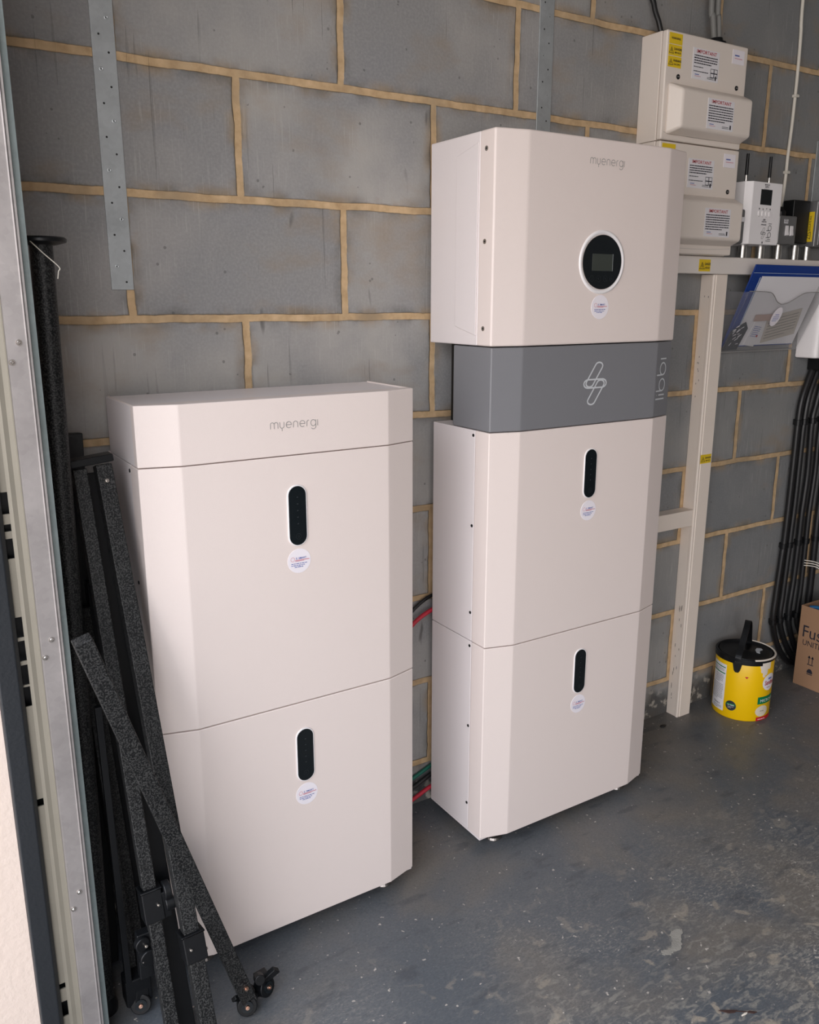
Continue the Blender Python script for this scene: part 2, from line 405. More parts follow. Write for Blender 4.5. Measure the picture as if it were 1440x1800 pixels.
# ------------------------------------------------------------------ flat print on surfaces
class Decal:
    """collects printed shapes per ink; f(x, y, off) maps label coordinates to space"""
    def __init__(s, f): s.f = f; s.b = {}
    def bm(s, m):
        if m.name not in s.b: s.b[m.name] = (bmesh.new(), m)
        return s.b[m.name][0]
    def poly(s, pts, m, off=.0006):
        b = s.bm(m); b.faces.new([b.verts.new(s.f(x, y, off)) for x, y in pts])
    def rect(s, x, y, w_, h, m, off=.0006, n=1):
        for i in range(n):
            a, c = x + w_ * i / n, x + w_ * (i + 1) / n
            s.poly([(a, y), (c, y), (c, y + h), (a, y + h)], m, off)
    def disc(s, x, y, rx, ry, m, off=.0006, n=32):
        s.poly([(x + rx * math.cos(2 * PI * i / n), y + ry * math.sin(2 * PI * i / n)) for i in range(n)], m, off)
    def stroke(s, pts, w_, m, off=.0006, closed=False):
        """one mitred ribbon, each laid a hair above the last so crossings do not coincide"""
        s.lift = getattr(s, 'lift', 0) + .00002; off += s.lift
        P = [pts[0]]
        for p in pts[1:]:
            if math.hypot(p[0] - P[-1][0], p[1] - P[-1][1]) > w_ * .12: P.append(p)
        if closed and math.hypot(P[0][0] - P[-1][0], P[0][1] - P[-1][1]) < w_ * .12: P.pop()
        if math.hypot(pts[0][0] - pts[-1][0], pts[0][1] - pts[-1][1]) < 1e-6 and not closed: closed = True; P = P[:-1] if math.hypot(P[0][0] - P[-1][0], P[0][1] - P[-1][1]) < w_ * .5 else P
        if len(P) < 2: P = [pts[0], pts[-1]]; closed = False
        b = s.bm(m); n = len(P); L = []; R = []
        for i, (x, y) in enumerate(P):
            a = P[i - 1] if (i > 0 or closed) else None; c = P[(i + 1) % n] if (i < n - 1 or closed) else None
            def nrm(p, q):
                l = math.hypot(q[0] - p[0], q[1] - p[1]) or 1; return (-(q[1] - p[1]) / l, (q[0] - p[0]) / l)
            ns = [nrm(a, (x, y))] if a else []
            if c: ns.append(nrm((x, y), c))
            nx, ny = sum(q[0] for q in ns) / len(ns), sum(q[1] for q in ns) / len(ns); l2 = max(nx * nx + ny * ny, .3)
            nx, ny = nx / l2 * w_ / 2, ny / l2 * w_ / 2
            L.append(b.verts.new(s.f(x + nx, y + ny, off))); R.append(b.verts.new(s.f(x - nx, y - ny, off)))
        for i in range(n if closed else n - 1):
            k = (i + 1) % n; b.faces.new((L[i], R[i], R[k], L[k]))
    def sdisc(s, x, y, rx, ry, m, off=.0006, n=12):
        """disc in upright strips, for curved surfaces"""
        for i in range(n):
            a, c = PI - PI * i / n, PI - PI * (i + 1) / n
            q = [(x + rx * math.cos(a), y - ry * math.sin(a)), (x + rx * math.cos(c), y - ry * math.sin(c)), (x + rx * math.cos(c), y + ry * math.sin(c)), (x + rx * math.cos(a), y + ry * math.sin(a))]
            if i == 0: q = q[1:]
            if i == n - 1: q = [q[0], q[1], q[3]]
            s.poly(q, m, off)
    def text(s, t, x, y, size, m, off=.0007, align='LEFT', bold=0, stretch=1):
        cu = bpy.data.curves.new('t', 'FONT'); cu.body = t; cu.size = 1; cu.align_x = align; cu.offset = bold
        cu.resolution_u = 3; o = bpy.data.objects.new('t', cu)
        me = bpy.data.meshes.new_from_object(o)
        b = s.bm(m); vs = [b.verts.new(s.f(x + v.co.x * size * stretch, y + v.co.y * size, off)) for v in me.vertices]
        for p in me.polygons:
            try: b.faces.new([vs[i] for i in p.vertices])
            except ValueError: pass
        bpy.data.objects.remove(o); bpy.data.meshes.remove(me); bpy.data.curves.remove(cu)
    def lines(s, x, y, w_, n, pitch, h, m, off=.0006, last=.6):
        for i in range(n):
            yy = y - i * pitch; xe = x + (w_ if i < n - 1 else w_ * last); xx = x
            while xx < xe - .0015:
                L = min(random.uniform(.0025, .008), xe - xx)
                s.rect(xx, yy, L, h, m, off); xx += L + .0011
    def build(s, parent, name='print'):
        out = []
        for b, m in s.b.values():
            for f in b.faces: pass
            loc = wloc(parent)
            bmesh.ops.translate(b, verts=b.verts, vec=-loc)
            me = bpy.data.meshes.new(name); b.to_mesh(me); b.free(); me.materials.append(m)
            o = bpy.data.objects.new(name, me); C.objects.link(o); o.parent = parent; out.append(o)
        return out

def flat(o, ux, uy):
    o, ux, uy = Vector(o), Vector(ux).normalized(), Vector(uy).normalized(); nn = ux.cross(uy)
    return lambda x, y, off: o + ux * x + uy * y + nn * off

def arc(cx, cy, r, a0, a1, n=12, ry=None):
    ry = r if ry is None else ry
    return [(cx + r * math.cos(math.radians(a0 + (a1 - a0) * i / n)), cy + ry * math.sin(math.radians(a0 + (a1 - a0) * i / n))) for i in range(n + 1)]

def glyphs(word):
    out = []; x = 0
    for ch in word:
        if ch == 'm':
            s_ = [[(0, 0), (0, .68)] + arc(.32, .68, .32, 180, 0) + [(.64, 0)], [(.64, .68)] + arc(.96, .68, .32, 180, 0) + [(1.28, 0)]]; w_ = 1.28
        elif ch == 'y': s_ = [[(0, 1), (0, .38)] + arc(.36, .38, .36, 180, 360) + [(.72, 1)], [(.36, 0), (.36, -.45)]]; w_ = .72
        elif ch == 'e': s_ = [[(.04, .5), (.94, .5)] + arc(.48, .5, .46, 0, 315, 20, .5)]; w_ = .94
        elif ch == 'n': s_ = [[(0, 0), (0, .62)] + arc(.38, .62, .38, 180, 0) + [(.76, 0)]]; w_ = .76
        elif ch == 'r': s_ = [[(0, 0), (0, .62)] + arc(.36, .62, .36, 180, 85)]; w_ = .36
        elif ch == 'g': s_ = [arc(.45, .5, .45, 0, 360, 22, .5), [(.9, 1), (.9, -.12)] + arc(.47, -.12, .43, 0, -150, 12, .38)]; w_ = .9
        elif ch == 'i': s_ = [[(0, 0), (0, 1)]]; w_ = 0
        elif ch == 'j': s_ = [[(0, 0), (0, 1)], [(0, 1.3), (0, 1.36)]]; w_ = 0
        elif ch == 'l': s_ = [[(0, 0), (0, 1.5)]]; w_ = 0
        elif ch == 'b': s_ = [[(0, 1.5), (0, .5)], arc(.5, .5, .5, 0, 360, 22)]; w_ = 1.0
        out += [[(px + x, py) for px, py in st] for st in s_]
        x += w_ + .34
    return out, x - .34

def logo_word(d, word, x, y, length, m, wt=.11, vert=False, hscale=1.0):
    st, L = glyphs(word); k = length / L
    for s_ in st:
        pts = [(px * k, py * k * hscale) for px, py in s_]
        pts = [(x - b, y + a) if vert else (x + a, y + b) for a, b in pts]
        d.stroke(pts, wt * k, m)

def bolt_logo(d, x, y, h, m, wt):
    k = h / 226.0; kx = k * 1.4
    def cap(ax, ay, bx, by, r):
        a = math.degrees(math.atan2(by - ay, bx - ax))
        return arc(ax, ay, r, a + 90, a + 270, 10) + arc(bx, by, r, a - 90, a + 90, 10)
    for c in (cap(16, 92, -28, 2, 19), cap(-36, 0, 36, 0, 22), cap(28, -2, -16, -92, 19)):
        d.stroke([(x + px * kx, y + py * k) for px, py in c], wt, m, closed=True)

# ------------------------------------------------------------------ setting
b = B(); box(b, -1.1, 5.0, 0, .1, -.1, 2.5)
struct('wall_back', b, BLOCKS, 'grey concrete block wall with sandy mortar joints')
b = B(); box(b, -1.1, 5.0, -5.6, .1, -.1, 0)
struct('floor', b, FLOOR, 'worn dark grey painted concrete floor')
b = B(); box(b, -1.1, 5.1, -5.6, .1, 2.5, 2.6); struct('ceiling', b, PLASTER)
b = B(); box(b, 5.0, 5.1, -5.6, .1, 0, 2.5); struct('wall_right', b, DARKW)
b = B(); box(b, -1.1, 5.1, -5.7, -5.6, 0, 2.5); struct('wall_front', b, DARKW)
b = B(); box(b, -1.1, -0.7795, -.35, 0, 0, 2.5); box(b, -1.1, -.787, -5.6, -5.25, 0, 2.5); box(b, -1.1, -.9, -5.25, -.35, 2.25, 2.5)
struct('wall_left', b, RENDER, 'pale rendered doorway pier at the left edge')
b = B(); box(b, -9, -1.1, -9, 6, -.14, -.03)
struct('floor_outside', b, DRIVE)

# ------------------------------------------------------------------ door guide on the doorway pier
g = thing('door_guide', 'tall galvanised steel door guide rail with rivets at the left edge', 'door rail', (-.715, -.33, 0))
b = B()
prism(b, [(-0.7151, -.346, 0), (-0.7129, -.350, 0), (-0.6891, -.350, 0), (-0.6875, -.352, 0), (-0.6853, -.3505, 0), (-0.6826, -.3505, 0), (-0.6815, -.346, 0), (-0.6853, -.343, 0)], (0, 0, 2.4))
obj('front_plate', b, GALVG, g)
b = B(); box(b, -0.6826, -0.6718, -.338, -.332, 0, 2.4); box(b, -0.6853, -0.6815, -.344, -.30, 0, 2.4)
obj('rear_lip', b, GALVD, g)
# slotted channel: built in bands so the slots are real openings
slots = [(0.9942, 0.0325), (0.9574, 0.0108), (0.926, 0.0303), (0.8036, 0.0325), (0.7657, 0.0325), (0.7267, 0.0325), (0.691, 0.0325), (0.509, 0.013), (0.1614, 0.0108), (0.1159, 0.0303), (1.6266, 0.0325), (1.5183, 0.0325), (1.3017, 0.0325), (1.1934, 0.0325)]
b = B(); X0, X1, XS = -0.7443, -0.7151, -0.7346
zs = sorted((z - h / 2, z + h / 2) for z, h in slots); z = 0
for a, c in zs: box(b, X0, XS, -.343, -.3405, z, a); z = c
box(b, X0, XS, -.343, -.3405, z, 2.4)
prism(b, [(XS, -.343, 0), (-0.7297, -.3445, 0), (-0.7232, -.3435, 0), (-0.7167, -.3445, 0), (X1, -.347, 0), (X1, -.3405, 0), (XS, -.3405, 0)], (0, 0, 2.4))
obj('slotted_channel', b, CREAMG, g)
b = B(); box(b, X0, X1, -.325, -.32, 0, 2.4); box(b, X1, -0.6853, -.34, -.32, 0, 2.4); obj('backing_plate', b, BLACKP, g)
for x, z in ((-0.6983, 1.2205), (-0.7097, 1.1934), (-0.6983, 0.7776), (-0.7097, 0.7505), (-0.6983, 0.3325), (-0.7097, 0.3044), (-0.6983, 1.6483), (-0.7097, 1.6212)):
    b = B(); cyl(b, (x, -.3495, z), (x, -.3515, z), .0045, 16, .004); cyl(b, (x, -.3515, z), (x, -.353, z), .0028, 12, .0016)
    obj('rivet', b, CHROME, g)
b = B(); prism(b, [(-0.7795, -.35, 0), (-0.7774, -.358, 0), (-0.7508, -.356, 0), (-0.7443, -.348, 0), (-0.7443, -.325, 0), (-0.7795, -.325, 0)], (0, 0, 2.18))
s_ = obj('rubber_seal', b, RUBBER, bevel=.002)
tag(s_, 'black rubber seal strip between the pale pier and the slotted guide rail', 'door seal')

# ------------------------------------------------------------------ galvanised straps on the block wall
def strap(x0, x1, z0, z1, label, top=0):
    t = thing('galvanised_strap', label, 'metal strap', ((x0 + x1) / 2, 0, z0), 'perforated galvanised wall straps')
    b = B(); box(b, x0, x1, -.0035, -.0005, z0, z1); obj('strap_plate', b, GALV, t, bevel=.0006)
    b = B(); c = B(); z = z0 + .014; k = 0
    while z < z1 - .01:
        x = (x0 + x1) / 2 + (.0075 if k % 2 == 0 else -.0075)
        if k % 3 == 1: lathe(c, (x, -.0036, z), [(.0028, -.0002), (.0038, .0006), (.0026, .0010), (.0010, .0004)], 14, 'y')
        cyl(b, (x, -.0036, z), (x, -.0038, z), .0019, 12)
        z += .0275; k += 1
    o = obj('nail_hole', b, DARK, t); o['kind'] = 'stuff'
    o = obj('nail_head', c, GALV, t); o['kind'] = 'stuff'
strap(-.4835, -.4435, 1.2955, 2.5, 'long galvanised strap with nail holes on the bare wall above the lower white unit')
strap(.5115, .5535, 1.45, 2.5, 'galvanised strap running down behind the tall white inverter')
strap(1.598, 1.66, 1.562, 1.735, 'short wide galvanised strap at the right edge above the orange isolator')

# ------------------------------------------------------------------ battery modules
W2 = .27; FC = -.25; FF = -.269
def cover_outline(z, y_back=-.20, fc=FC, ff=FF, w2=W2, ch=.068):
    return [(-w2, y_back, z), (-w2, fc, z), (-w2 + ch, ff, z), (w2 - ch, ff, z), (w2, fc, z), (w2, y_back, z)]

def screw(parent, x, y, z, r=.0038, side=-1):
    b = B(); cyl(b, (x, y, z), (x + side * .0012, y, z), r, 16)
    o = obj('screw', b, CHROME if r > .0036 else DARK, parent)
    b = B(); cyl(b, (x + side * .0010, y, z), (x + side * .0014, y, z), r * .45, 6); obj('screw_socket', b, DARK, o)
    return o

def round_sticker(parent, x, z, y, r=.0235):
    b = B(); cyl(b, (x, y, z), (x, y - .0005, z), r, 40); s_ = obj('round_sticker', b, STICK, parent)
    d = Decal(flat((x, y - .0005, z), (1, 0, 0), (0, 0, 1)))
    d.text('E. SMART', -.007, .0035, .0052, INKB, bold=.012)
    d.stroke(arc(-.0135, .004, .0040, 0, 360, 14), .0006, INKP)
    d.rect(-.0085, .0008, .029, .0013, INKP); d.rect(-.0085, -.0006, .018, .0008, INKP)
    d.lines(-.0165, -.0055, .032, 2, .0034, .0013, INKB, last=.9); d.lines(-.010, -.0120, .018, 1, .003, .0013, INKB, last=1)
    d.build(s_)

def capsule(bm, x, z, hw, hh, y0, y1, n=14):
    pts = [(px, y0, pz) for px, pz in arc(x, z + hh - hw, hw, 0, 180, n) + arc(x, z - hh + hw, hw, 180, 360, n)]
    return prism(bm, pts, (0, y1 - y0, 0))

def battery(cx, z0, label, first=None, H=.4852):
    t = thing('battery_module', label, 'battery', (cx, 0, z0), 'white battery modules in the two stacks')
    if first is not None: return t
    L = Vector((cx, 0, z0))
    def at(bm): bmesh.ops.translate(bm, verts=bm.verts, vec=L); return bm
    b = B(); box(b, -W2 + .001, W2 - .001, -.1990, -.038, 0, H); obj('housing', at(b), WHITE2, t, bevel=.0012)
    b = B(); prism(b, cover_outline(.0, y_back=-.2012), (0, 0, H)); obj('front_cover', at(b), WHITE, t, bevel=.0022, seg=3)
    # display
    x, zc = .006, .3735
    b = B(); capsule(b, x, zc, .0196, .0582, FF + .0005, FF - .0022); dp = obj('display_bezel', at(b), BEZ, t, bevel=.0012)
    b = B(); capsule(b, x, zc, .0172, .0558, FF - .001, FF - .0026); obj('display_glass', at(b), BLACKG, dp)
    d = Decal(flat(L + V(x, FF - .0026, zc), (1, 0, 0), (0, 0, 1)))
    d.stroke(arc(0, -.039, .0052, 0, 360, 20), .0005, DIM)
    d.stroke(arc(0, -.039, .0018, 0, 360, 10), .0004, DIM)
    for k in range(5): d.rect(-.0016, .034 - k * .0125, .0032, .0022, DIM)
    d.build(dp)
    round_sticker(t, L.x + x + .001, L.z + .2865, L.y + FF)
    for zz in (.474, .272, .068):
        for sx in (-1, 1):
            screw(t, L.x + sx * (W2 - .001), -.194, L.z + zz, .0034, sx)
    return t

m1 = battery(.474, .5200, 'white battery module of the taller right stack, directly under the grey band')
m2 = copy_tree(m1); m2.location = (.474, 0, .0330); m2['label'] = 'bottom white battery module of the taller right stack'
m3 = copy_tree(m1); m3.location = (-.255, 0, .5200); m3['label'] = 'white battery module under the plain cap of the shorter left stack'
m4 = copy_tree(m1); m4.location = (-.255, 0, .0330); m4['label'] = 'bottom white battery module of the shorter left stack behind the black poles'

def base_frame(cx, label):
    t = thing('base_frame', label, 'stand', (cx, 0, 0), 'bases under the battery stacks')
    b = B(); box(b, cx - W2 + .001, cx + W2 - .001, -.247, -.038, .0265, .0325); obj('base_plate', b, WHITE2, t, bevel=.001)
    for sx in (-1, 1):
        for y in (-.222, -.075):
            b = B(); x = cx + sx * .208
            lathe(b, (x, y, 0), [(.0, 0), (.019, 0), (.021, .003), (.019, .008), (.008, .011), (.008, .0265), (0, .0265)], 24)
            obj('levelling_foot', b, mat('dull_foot_metal', (.30, .28, .27), .35, metal=1) if 'dull_foot_metal' not in bpy.data.materials else bpy.data.materials['dull_foot_metal'], t)
base_frame(.474, 'low white base plate with metal levelling feet under the taller right stack')
base_frame(-.255, 'low white base plate with levelling feet under the shorter left stack')

# cap of the left stack
cx = -.255
t = thing('stack_cap', 'white myenergi cap on top of the shorter left battery stack', 'cover', (cx, 0, 1.0067))
t['label'] = 'plain white cap with grey lettering on top of the shorter left stack'
b = B(); box(b, cx - W2 + .0005, cx + W2 - .0005, -.232, -.062, 1.0067, 1.108); obj('housing', b, WHITE2, t, bevel=.001)
b = B(); prism(b, [(x + cx, y, z) for x, y, z in cover_outline(1.0067, y_back=-.231)], (0, 0, .1038)); obj('front_cover', b, WHITE, t, bevel=.002, seg=3)
for sx in (-1, 1):
    b = B(); box(b, cx + sx * (W2 - .0026) - .0014, cx + sx * (W2 - .0026) + .0014, -.232, -.072, 1.107, 1.1105); obj('side_lip', b, WHITE, t, bevel=.0006)
d = Decal(flat((cx, FF, 1.0), (1, 0, 0), (0, 0, 1)))
logo_word(d, 'myenergi', -.040, .0565, .092, LOGOG, .10)
d.build(t, 'logo')

# grey band of the right stack
cx = .474
t = thing('cable_cover', 'mid grey band with a silver bolt emblem between inverter and batteries', 'cover', (cx, 0, 1.0067))
b = B(); prism(b, [(x + cx, y, z) for x, y, z in cover_outline(1.0067, y_back=-.115, w2=.2695)], (0, 0, .1755)); obj('front_cover', b, GREY, t, bevel=.003, seg=3)
b = B(); box(b, cx - .225, cx + .225, -.115, -.045, 1.0067, 1.182); obj('rear_box', b, BLACKP, t)
d = Decal(flat((.4815, FF, 1.097), (1, 0, 0), (0, 0, 1)))
bolt_logo(d, 0, 0, .094, LOGOW, .0034)
d.build(t, 'bolt_emblem')
# lettering runs up the right chamfer
a = V(cx + .2695 - .068, FF, 0); c = V(cx + .2695, FC, 0); ux = (c - a).normalized()
d = Decal(flat((a + c) / 2 + V(0, 0, 1.049), ux, (0, 0, 1)))
logo_word(d, 'ljbbi', .0105, 0, .094, LOGOW, .12, vert=True, hscale=1.0)
d.build(t, 'lettering')

# inverter
t = thing('inverter', 'large white inverter with a round black display at the top of the right stack', 'inverter', (.474, 0, 1.1845))
w2 = .272; ci = .4705; Z0, Z1 = 1.1845, 1.6005
b = B(); box(b, ci - w2 + .001, ci + w2 - .001, -.2065, -.03, Z0, Z1); obj('housing', b, WHITE2, t, bevel=.003, seg=3)
b = B(); prism(b, [(x + ci, y, z) for x, y, z in cover_outline(Z0, y_back=-.2065, fc=-.255, ff=-.272, w2=w2, ch=.072)], (0, 0, Z1 - Z0)); obj('front_cover', b, WHITE, t, bevel=.004, seg=4)
for sx in (-1, 1):
    b = B(); x = ci + sx * (w2 - .001)
    prism(b, [(x, -.203, 1.205), (x, -.203, 1.58), (x, -.128, 1.562), (x, -.128, 1.223)], (sx * .0022, 0, 0))
    obj('side_panel', b, WHITE2, t, bevel=.0015)
for z in (1.565, 1.391, 1.22):
    screw(t, ci - w2, -.229, z, .0050, -1); screw(t, ci + w2, -.229, z, .0050, 1)
x, z, y = .4800, 1.3555, -.272
b = B(); lathe(b, (x, y, z), [(.0665, -.001), (.0655, .0016), (.0625, .0026), (.0595, .0022), (.0570, -.0005), (0.0, -.0005)], 64, 'y')
bz = obj('display_bezel', b, BEZ, t, sharp=60)
b = B(); cyl(b, (x, y - .0006, z), (x, y - .0022, z), .0560, 64); dg = obj('display_glass', b, BLACKG, bz)
b = B(); box(b, x - .030, x + .030, y - .0026, y - .0020, z - .018, z + .017); obj('screen', b, LCD, dg, bevel=.0002)
d = Decal(flat((x, y - .0022, z), (1, 0, 0), (0, 0, 1)))
for k in range(4):
    bx = -.030 + k * .0195
    d.stroke(arc(bx, -.034, .0062, 0, 360, 20), .0006, DIM)
    if k == 0: d.stroke([(bx - .002, -.036), (bx + .002, -.032)], .0006, DIM)
    elif k == 1: d.poly([(bx - .002, -.0355), (bx + .002, -.0355), (bx, -.032)], DIM)
    elif k == 2: d.poly([(bx - .002, -.0325), (bx, -.036), (bx + .002, -.0325)], DIM)
    else: d.rect(bx - .0022, -.0344, .0044, .0008, DIM)
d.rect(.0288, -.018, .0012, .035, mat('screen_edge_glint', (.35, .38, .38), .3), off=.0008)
d.build(dg, 'button_print')
round_sticker(t, .481, 1.262, -.272, .0255)
d = Decal(flat((.4325, -.272, 1.5500), (1, 0, 0), (0, 0, 1)))
logo_word(d, 'myenergi', 0, 0, .097, LOGOG, .10)
d.build(t, 'logo')

# cables between the two stacks
def cable(name, pts, r, m, label, cat='cable', group=None, n=10):
    b = B(); tube(b, smooth(pts), r, n); o = obj(name, b, m, sharp=80); tag(o, label, cat, group); return o
cable('black_cable', [(-.01, -.012, .40), (.08, -.012, .465), (.15, -.012, .530), (.205, -.012, .566), (.27, -.012, .58)], .0045, CABLE, 'black cable above the red one in the gap between the stacks', group='power cables in the gap')
cable('red_cable', [(-.01, -.027, .385), (.08, -.027, .435), (.15, -.027, .508), (.205, -.027, .538), (.27, -.027, .55)], .0055, REDC, 'upper red cable crossing the gap between the stacks', group='power cables in the gap')
cable('red_cable', [(-.02, -.029, .012), (.08, -.029, .016), (.15, -.029, .034), (.205, -.029, .054), (.27, -.029, .07)], .0055, REDC, 'lower red cable near the floor in the gap between the stacks', group='power cables in the gap')
cable('black_cable', [(-.02, -.018, .040), (.08, -.018, .044), (.15, -.018, .058), (.205, -.018, .078), (.27, -.018, .10)], .0055, CABLE, 'black cable between red and green ones near the floor in the gap', group='power cables in the gap')
cable('green_cable', [(-.02, -.008, .060), (.08, -.008, .064), (.15, -.008, .076), (.205, -.008, .094), (.27, -.008, .12)], .0050, GREENC, 'green cable near the floor in the gap between the stacks', group='power cables in the gap')

# ------------------------------------------------------------------ consumer units
def important(parent, x, z, w_, h, y, boxes):
    b = B(); box(b, x, x + w_, y - .0006, y, z, z + h); s_ = obj('warning_label', b, PAPER, parent)
    d = Decal(flat((x, y - .0006, z), (1, 0, 0), (0, 0, 1)))
    d.text('IMPORTANT', w_ / 2, h - .011, .0115, INKR, align='CENTER', bold=.006, stretch=1.15)
    if boxes:
        d.lines(.005, h - .018, w_ - .012, 4, .0056, .0024, INKK, last=.75)
        d.lines(.005, h - .043, w_ * .35, 1, .005, .0018, INKK, last=1); d.lines(.005, h - .053, w_ * .55, 1, .005, .0018, INKK, last=1)
        for i in range(2):
            for j in range(2):
                X, Y = w_ - .030 + i * .013, h - .050 - j * .010
                d.stroke([(X, Y), (X + .012, Y), (X + .012, Y + .009), (X, Y + .009)], .0012, INKK, closed=True)
    else:
        d.lines(.004, h - .018, w_ - .008, 7, .0058, .0024, INKK, last=.7)
    d.rect(.010, .010, .016, .0016, INKB); d.rect(.010, .0065, .022, .001, INKP)
    d.rect(w_ - .042, .008, .024, .001, INKK); d.rect(w_ - .042, .005, .026, .001, INKK); d.rect(w_ - .013, .004, .005, .010, INKK)
    d.build(s_)

def yellow(parent, f, w_, h, lines, tri=True, bar_=False):
    q = [f(0, 0, 0), f(w_, 0, 0), f(w_, h, 0), f(0, h, 0)]; nn = f(0, 0, 1) - f(0, 0, 0)
    b = B(); prism(b, q, nn * .0005); s_ = obj('yellow_label', b, YEL, parent)
    g2 = lambda x, y, off: f(x, y, off + .0005)
    d = Decal(g2)
    tx = 0
    if tri:
        k = h * .62; X = h * .08; Y = h * .2; tx = k * 1.12
        d.stroke([(X, Y), (X + k, Y), (X + k / 2, Y + k * .87)], h * .05, INKK, closed=True)
        d.stroke([(X + k * .56, Y + k * .62), (X + k * .42, Y + k * .38), (X + k * .56, Y + k * .38), (X + k * .46, Y + k * .14)], h * .05, INKK)
    sz = h * (.30 if len(lines) > 1 else .28)
    for i, s in enumerate(lines):
        z_ = sz * (1 if i == 0 else .72)
        d.text(s, tx + (w_ - tx) / 2, h * (.52 if len(lines) > 1 else .42) - i * h * .3, z_, INKK, align='CENTER', bold=.02, stretch=min(1, (w_ - tx) * .92 / (len(s) * z_ * .66)))
    d.build(s_)

CX0, CX1, CD = .842, 1.142, -.083
def consumer_unit(z0, z1, label, hz0, hz1, lab, boxes_x):
    t = thing('consumer_unit', label, 'fuse box', ((CX0 + CX1) / 2, 0, z0), 'stacked consumer units')
    b = B(); box(b, CX0, CX1, CD + .018, -.0005, z0, z1); obj('back_box', b, CUM, t, bevel=.002)
    b = B(); box(b, CX0 - .001, CX1 + .001, CD, CD + .0165, z0 + .0008, z1 - .0008); lid = obj('front_lid', b, CUM, t, bevel=.004, seg=3)
    # hinged breaker cover: bulging box with sloped top, bottom and left end
    b = B(); hx0, hx1 = CX0 + .010, CX1 - .002; D = -.034
    q = lambda x0, x1, za, zb, y: [(x0, y, za), (x1, y, za), (x1, y, zb), (x0, y, zb)]
    lo_ = [b.verts.new(p) for p in q(hx0, hx1, hz0, hz1, CD + .001)]
    up_ = [b.verts.new(p) for p in q(hx0 + .020, hx1 - .003, hz0 + .014, hz1 - .018, CD + D)]
    b.faces.new(lo_[::-1]); b.faces.new(up_)
    for i in range(4): b.faces.new((lo_[i], lo_[(i + 1) % 4], up_[(i + 1) % 4], up_[i]))
    cv = obj('breaker_cover', b, CUM, t, bevel=.007, seg=4)
    d = Decal(flat((0, CD, z0 + .008), (1, 0, 0), (0, 0, 1)))
    d.stroke([(CX0 + .006 + i * .0288, .010 - .004 * math.sin(PI * i / 10)) for i in range(11)], .0006, LOGOG, off=.0002); d.build(lid, 'seam_line')
    for x in (CX0 + .045, CX1 - .035):
        b = B(); zz = hz1 + .014; cyl(b, (x, CD, zz), (x, CD - .0015, zz), .0058, 16); o = obj('lid_screw', b, DARK, t)
        d = Decal(flat((x, CD - .0015, zz), (1, 0, 0), (0, 0, 1))); d.rect(-.004, -.0008, .008, .0016, LOGOG); d.build(o, 'slot')
    important(t, lab[0], lab[1], .098, .070, CD, True)
    important(t, lab[2], lab[3], .100, .070, CD + D, False)
    b = B(); box(b, CX1 - .060, CX1 - .014, CD - .0006, CD, z1 - .045, z1 - .012); s_ = obj('maker_sticker', b, STICK, t)
    d = Decal(flat((CX1 - .060, CD - .0006, z1 - .045), (1, 0, 0), (0, 0, 1))); d.rect(.008, .018, .018, .003, INKB); d.rect(.008, .012, .030, .0014, INKP); d.build(s_)
    return t
u1 = consumer_unit(1.660, 1.9065, 'upper beige consumer unit carrying three yellow warning labels', 1.672, 1.792, (.935, 1.809, .963, 1.692), 0)
for k, (s, tri) in enumerate(((['WARNING'], False), (['DANGER', '400 VOLTS'], True), (['WARNING', 'DUAL SUPPLY'], True))):
    yellow(u1, flat((CX0 + .006, CD - .0001, 1.876 - k * .0255), (1, 0, 0), (0, 0, 1)), .046, .0240, s, tri)
u2 = consumer_unit(1.3925, 1.6592, 'lower beige consumer unit resting on the white trunking, partly behind the inverter', 1.415, 1.540, (.948, 1.556, .985, 1.436), 0)
yellow(u2, flat((CX0 + .006, CD - .0001, 1.622), (1, 0, 0), (0, 0, 1)), .048, .031, ['WARNING'], False)
# cables and gland above
b = B(); lathe(b, (1.063, -.045, 1.9065), [(0, 0), (.024, 0), (.024, .008), (.017, .010), (.015, .018), (0, .018)], 24)
tag(obj('cable_gland', b, BLACKP), 'round black cable gland on top of the upper consumer unit', 'cable gland')
cable('grey_cable', [(1.058, -.042, 1.915), (1.054, -.035, 1.976), (1.051, -.03, 2.03), (1.047, -.028, 2.499)], .0075, GREYC, 'left of two grey cables rising from the gland above the fuse boxes', group='cables above the fuse boxes')
cable('grey_cable', [(1.076, -.042, 1.915), (1.076, -.035, 1.976), (1.075, -.03, 2.03), (1.072, -.028, 2.499)], .0075, GREYC, 'right of two grey cables rising from the gland above the fuse boxes', group='cables above the fuse boxes')
cable('black_cable', [(.875, -.035, 1.900), (.866, -.03, 1.935), (.856, -.02, 1.975), (.850, -.014, 2.05), (.848, -.012, 2.5)], .0065, CABLE, 'thick black cable entering the top left of the upper consumer unit', group='cables above the fuse boxes')

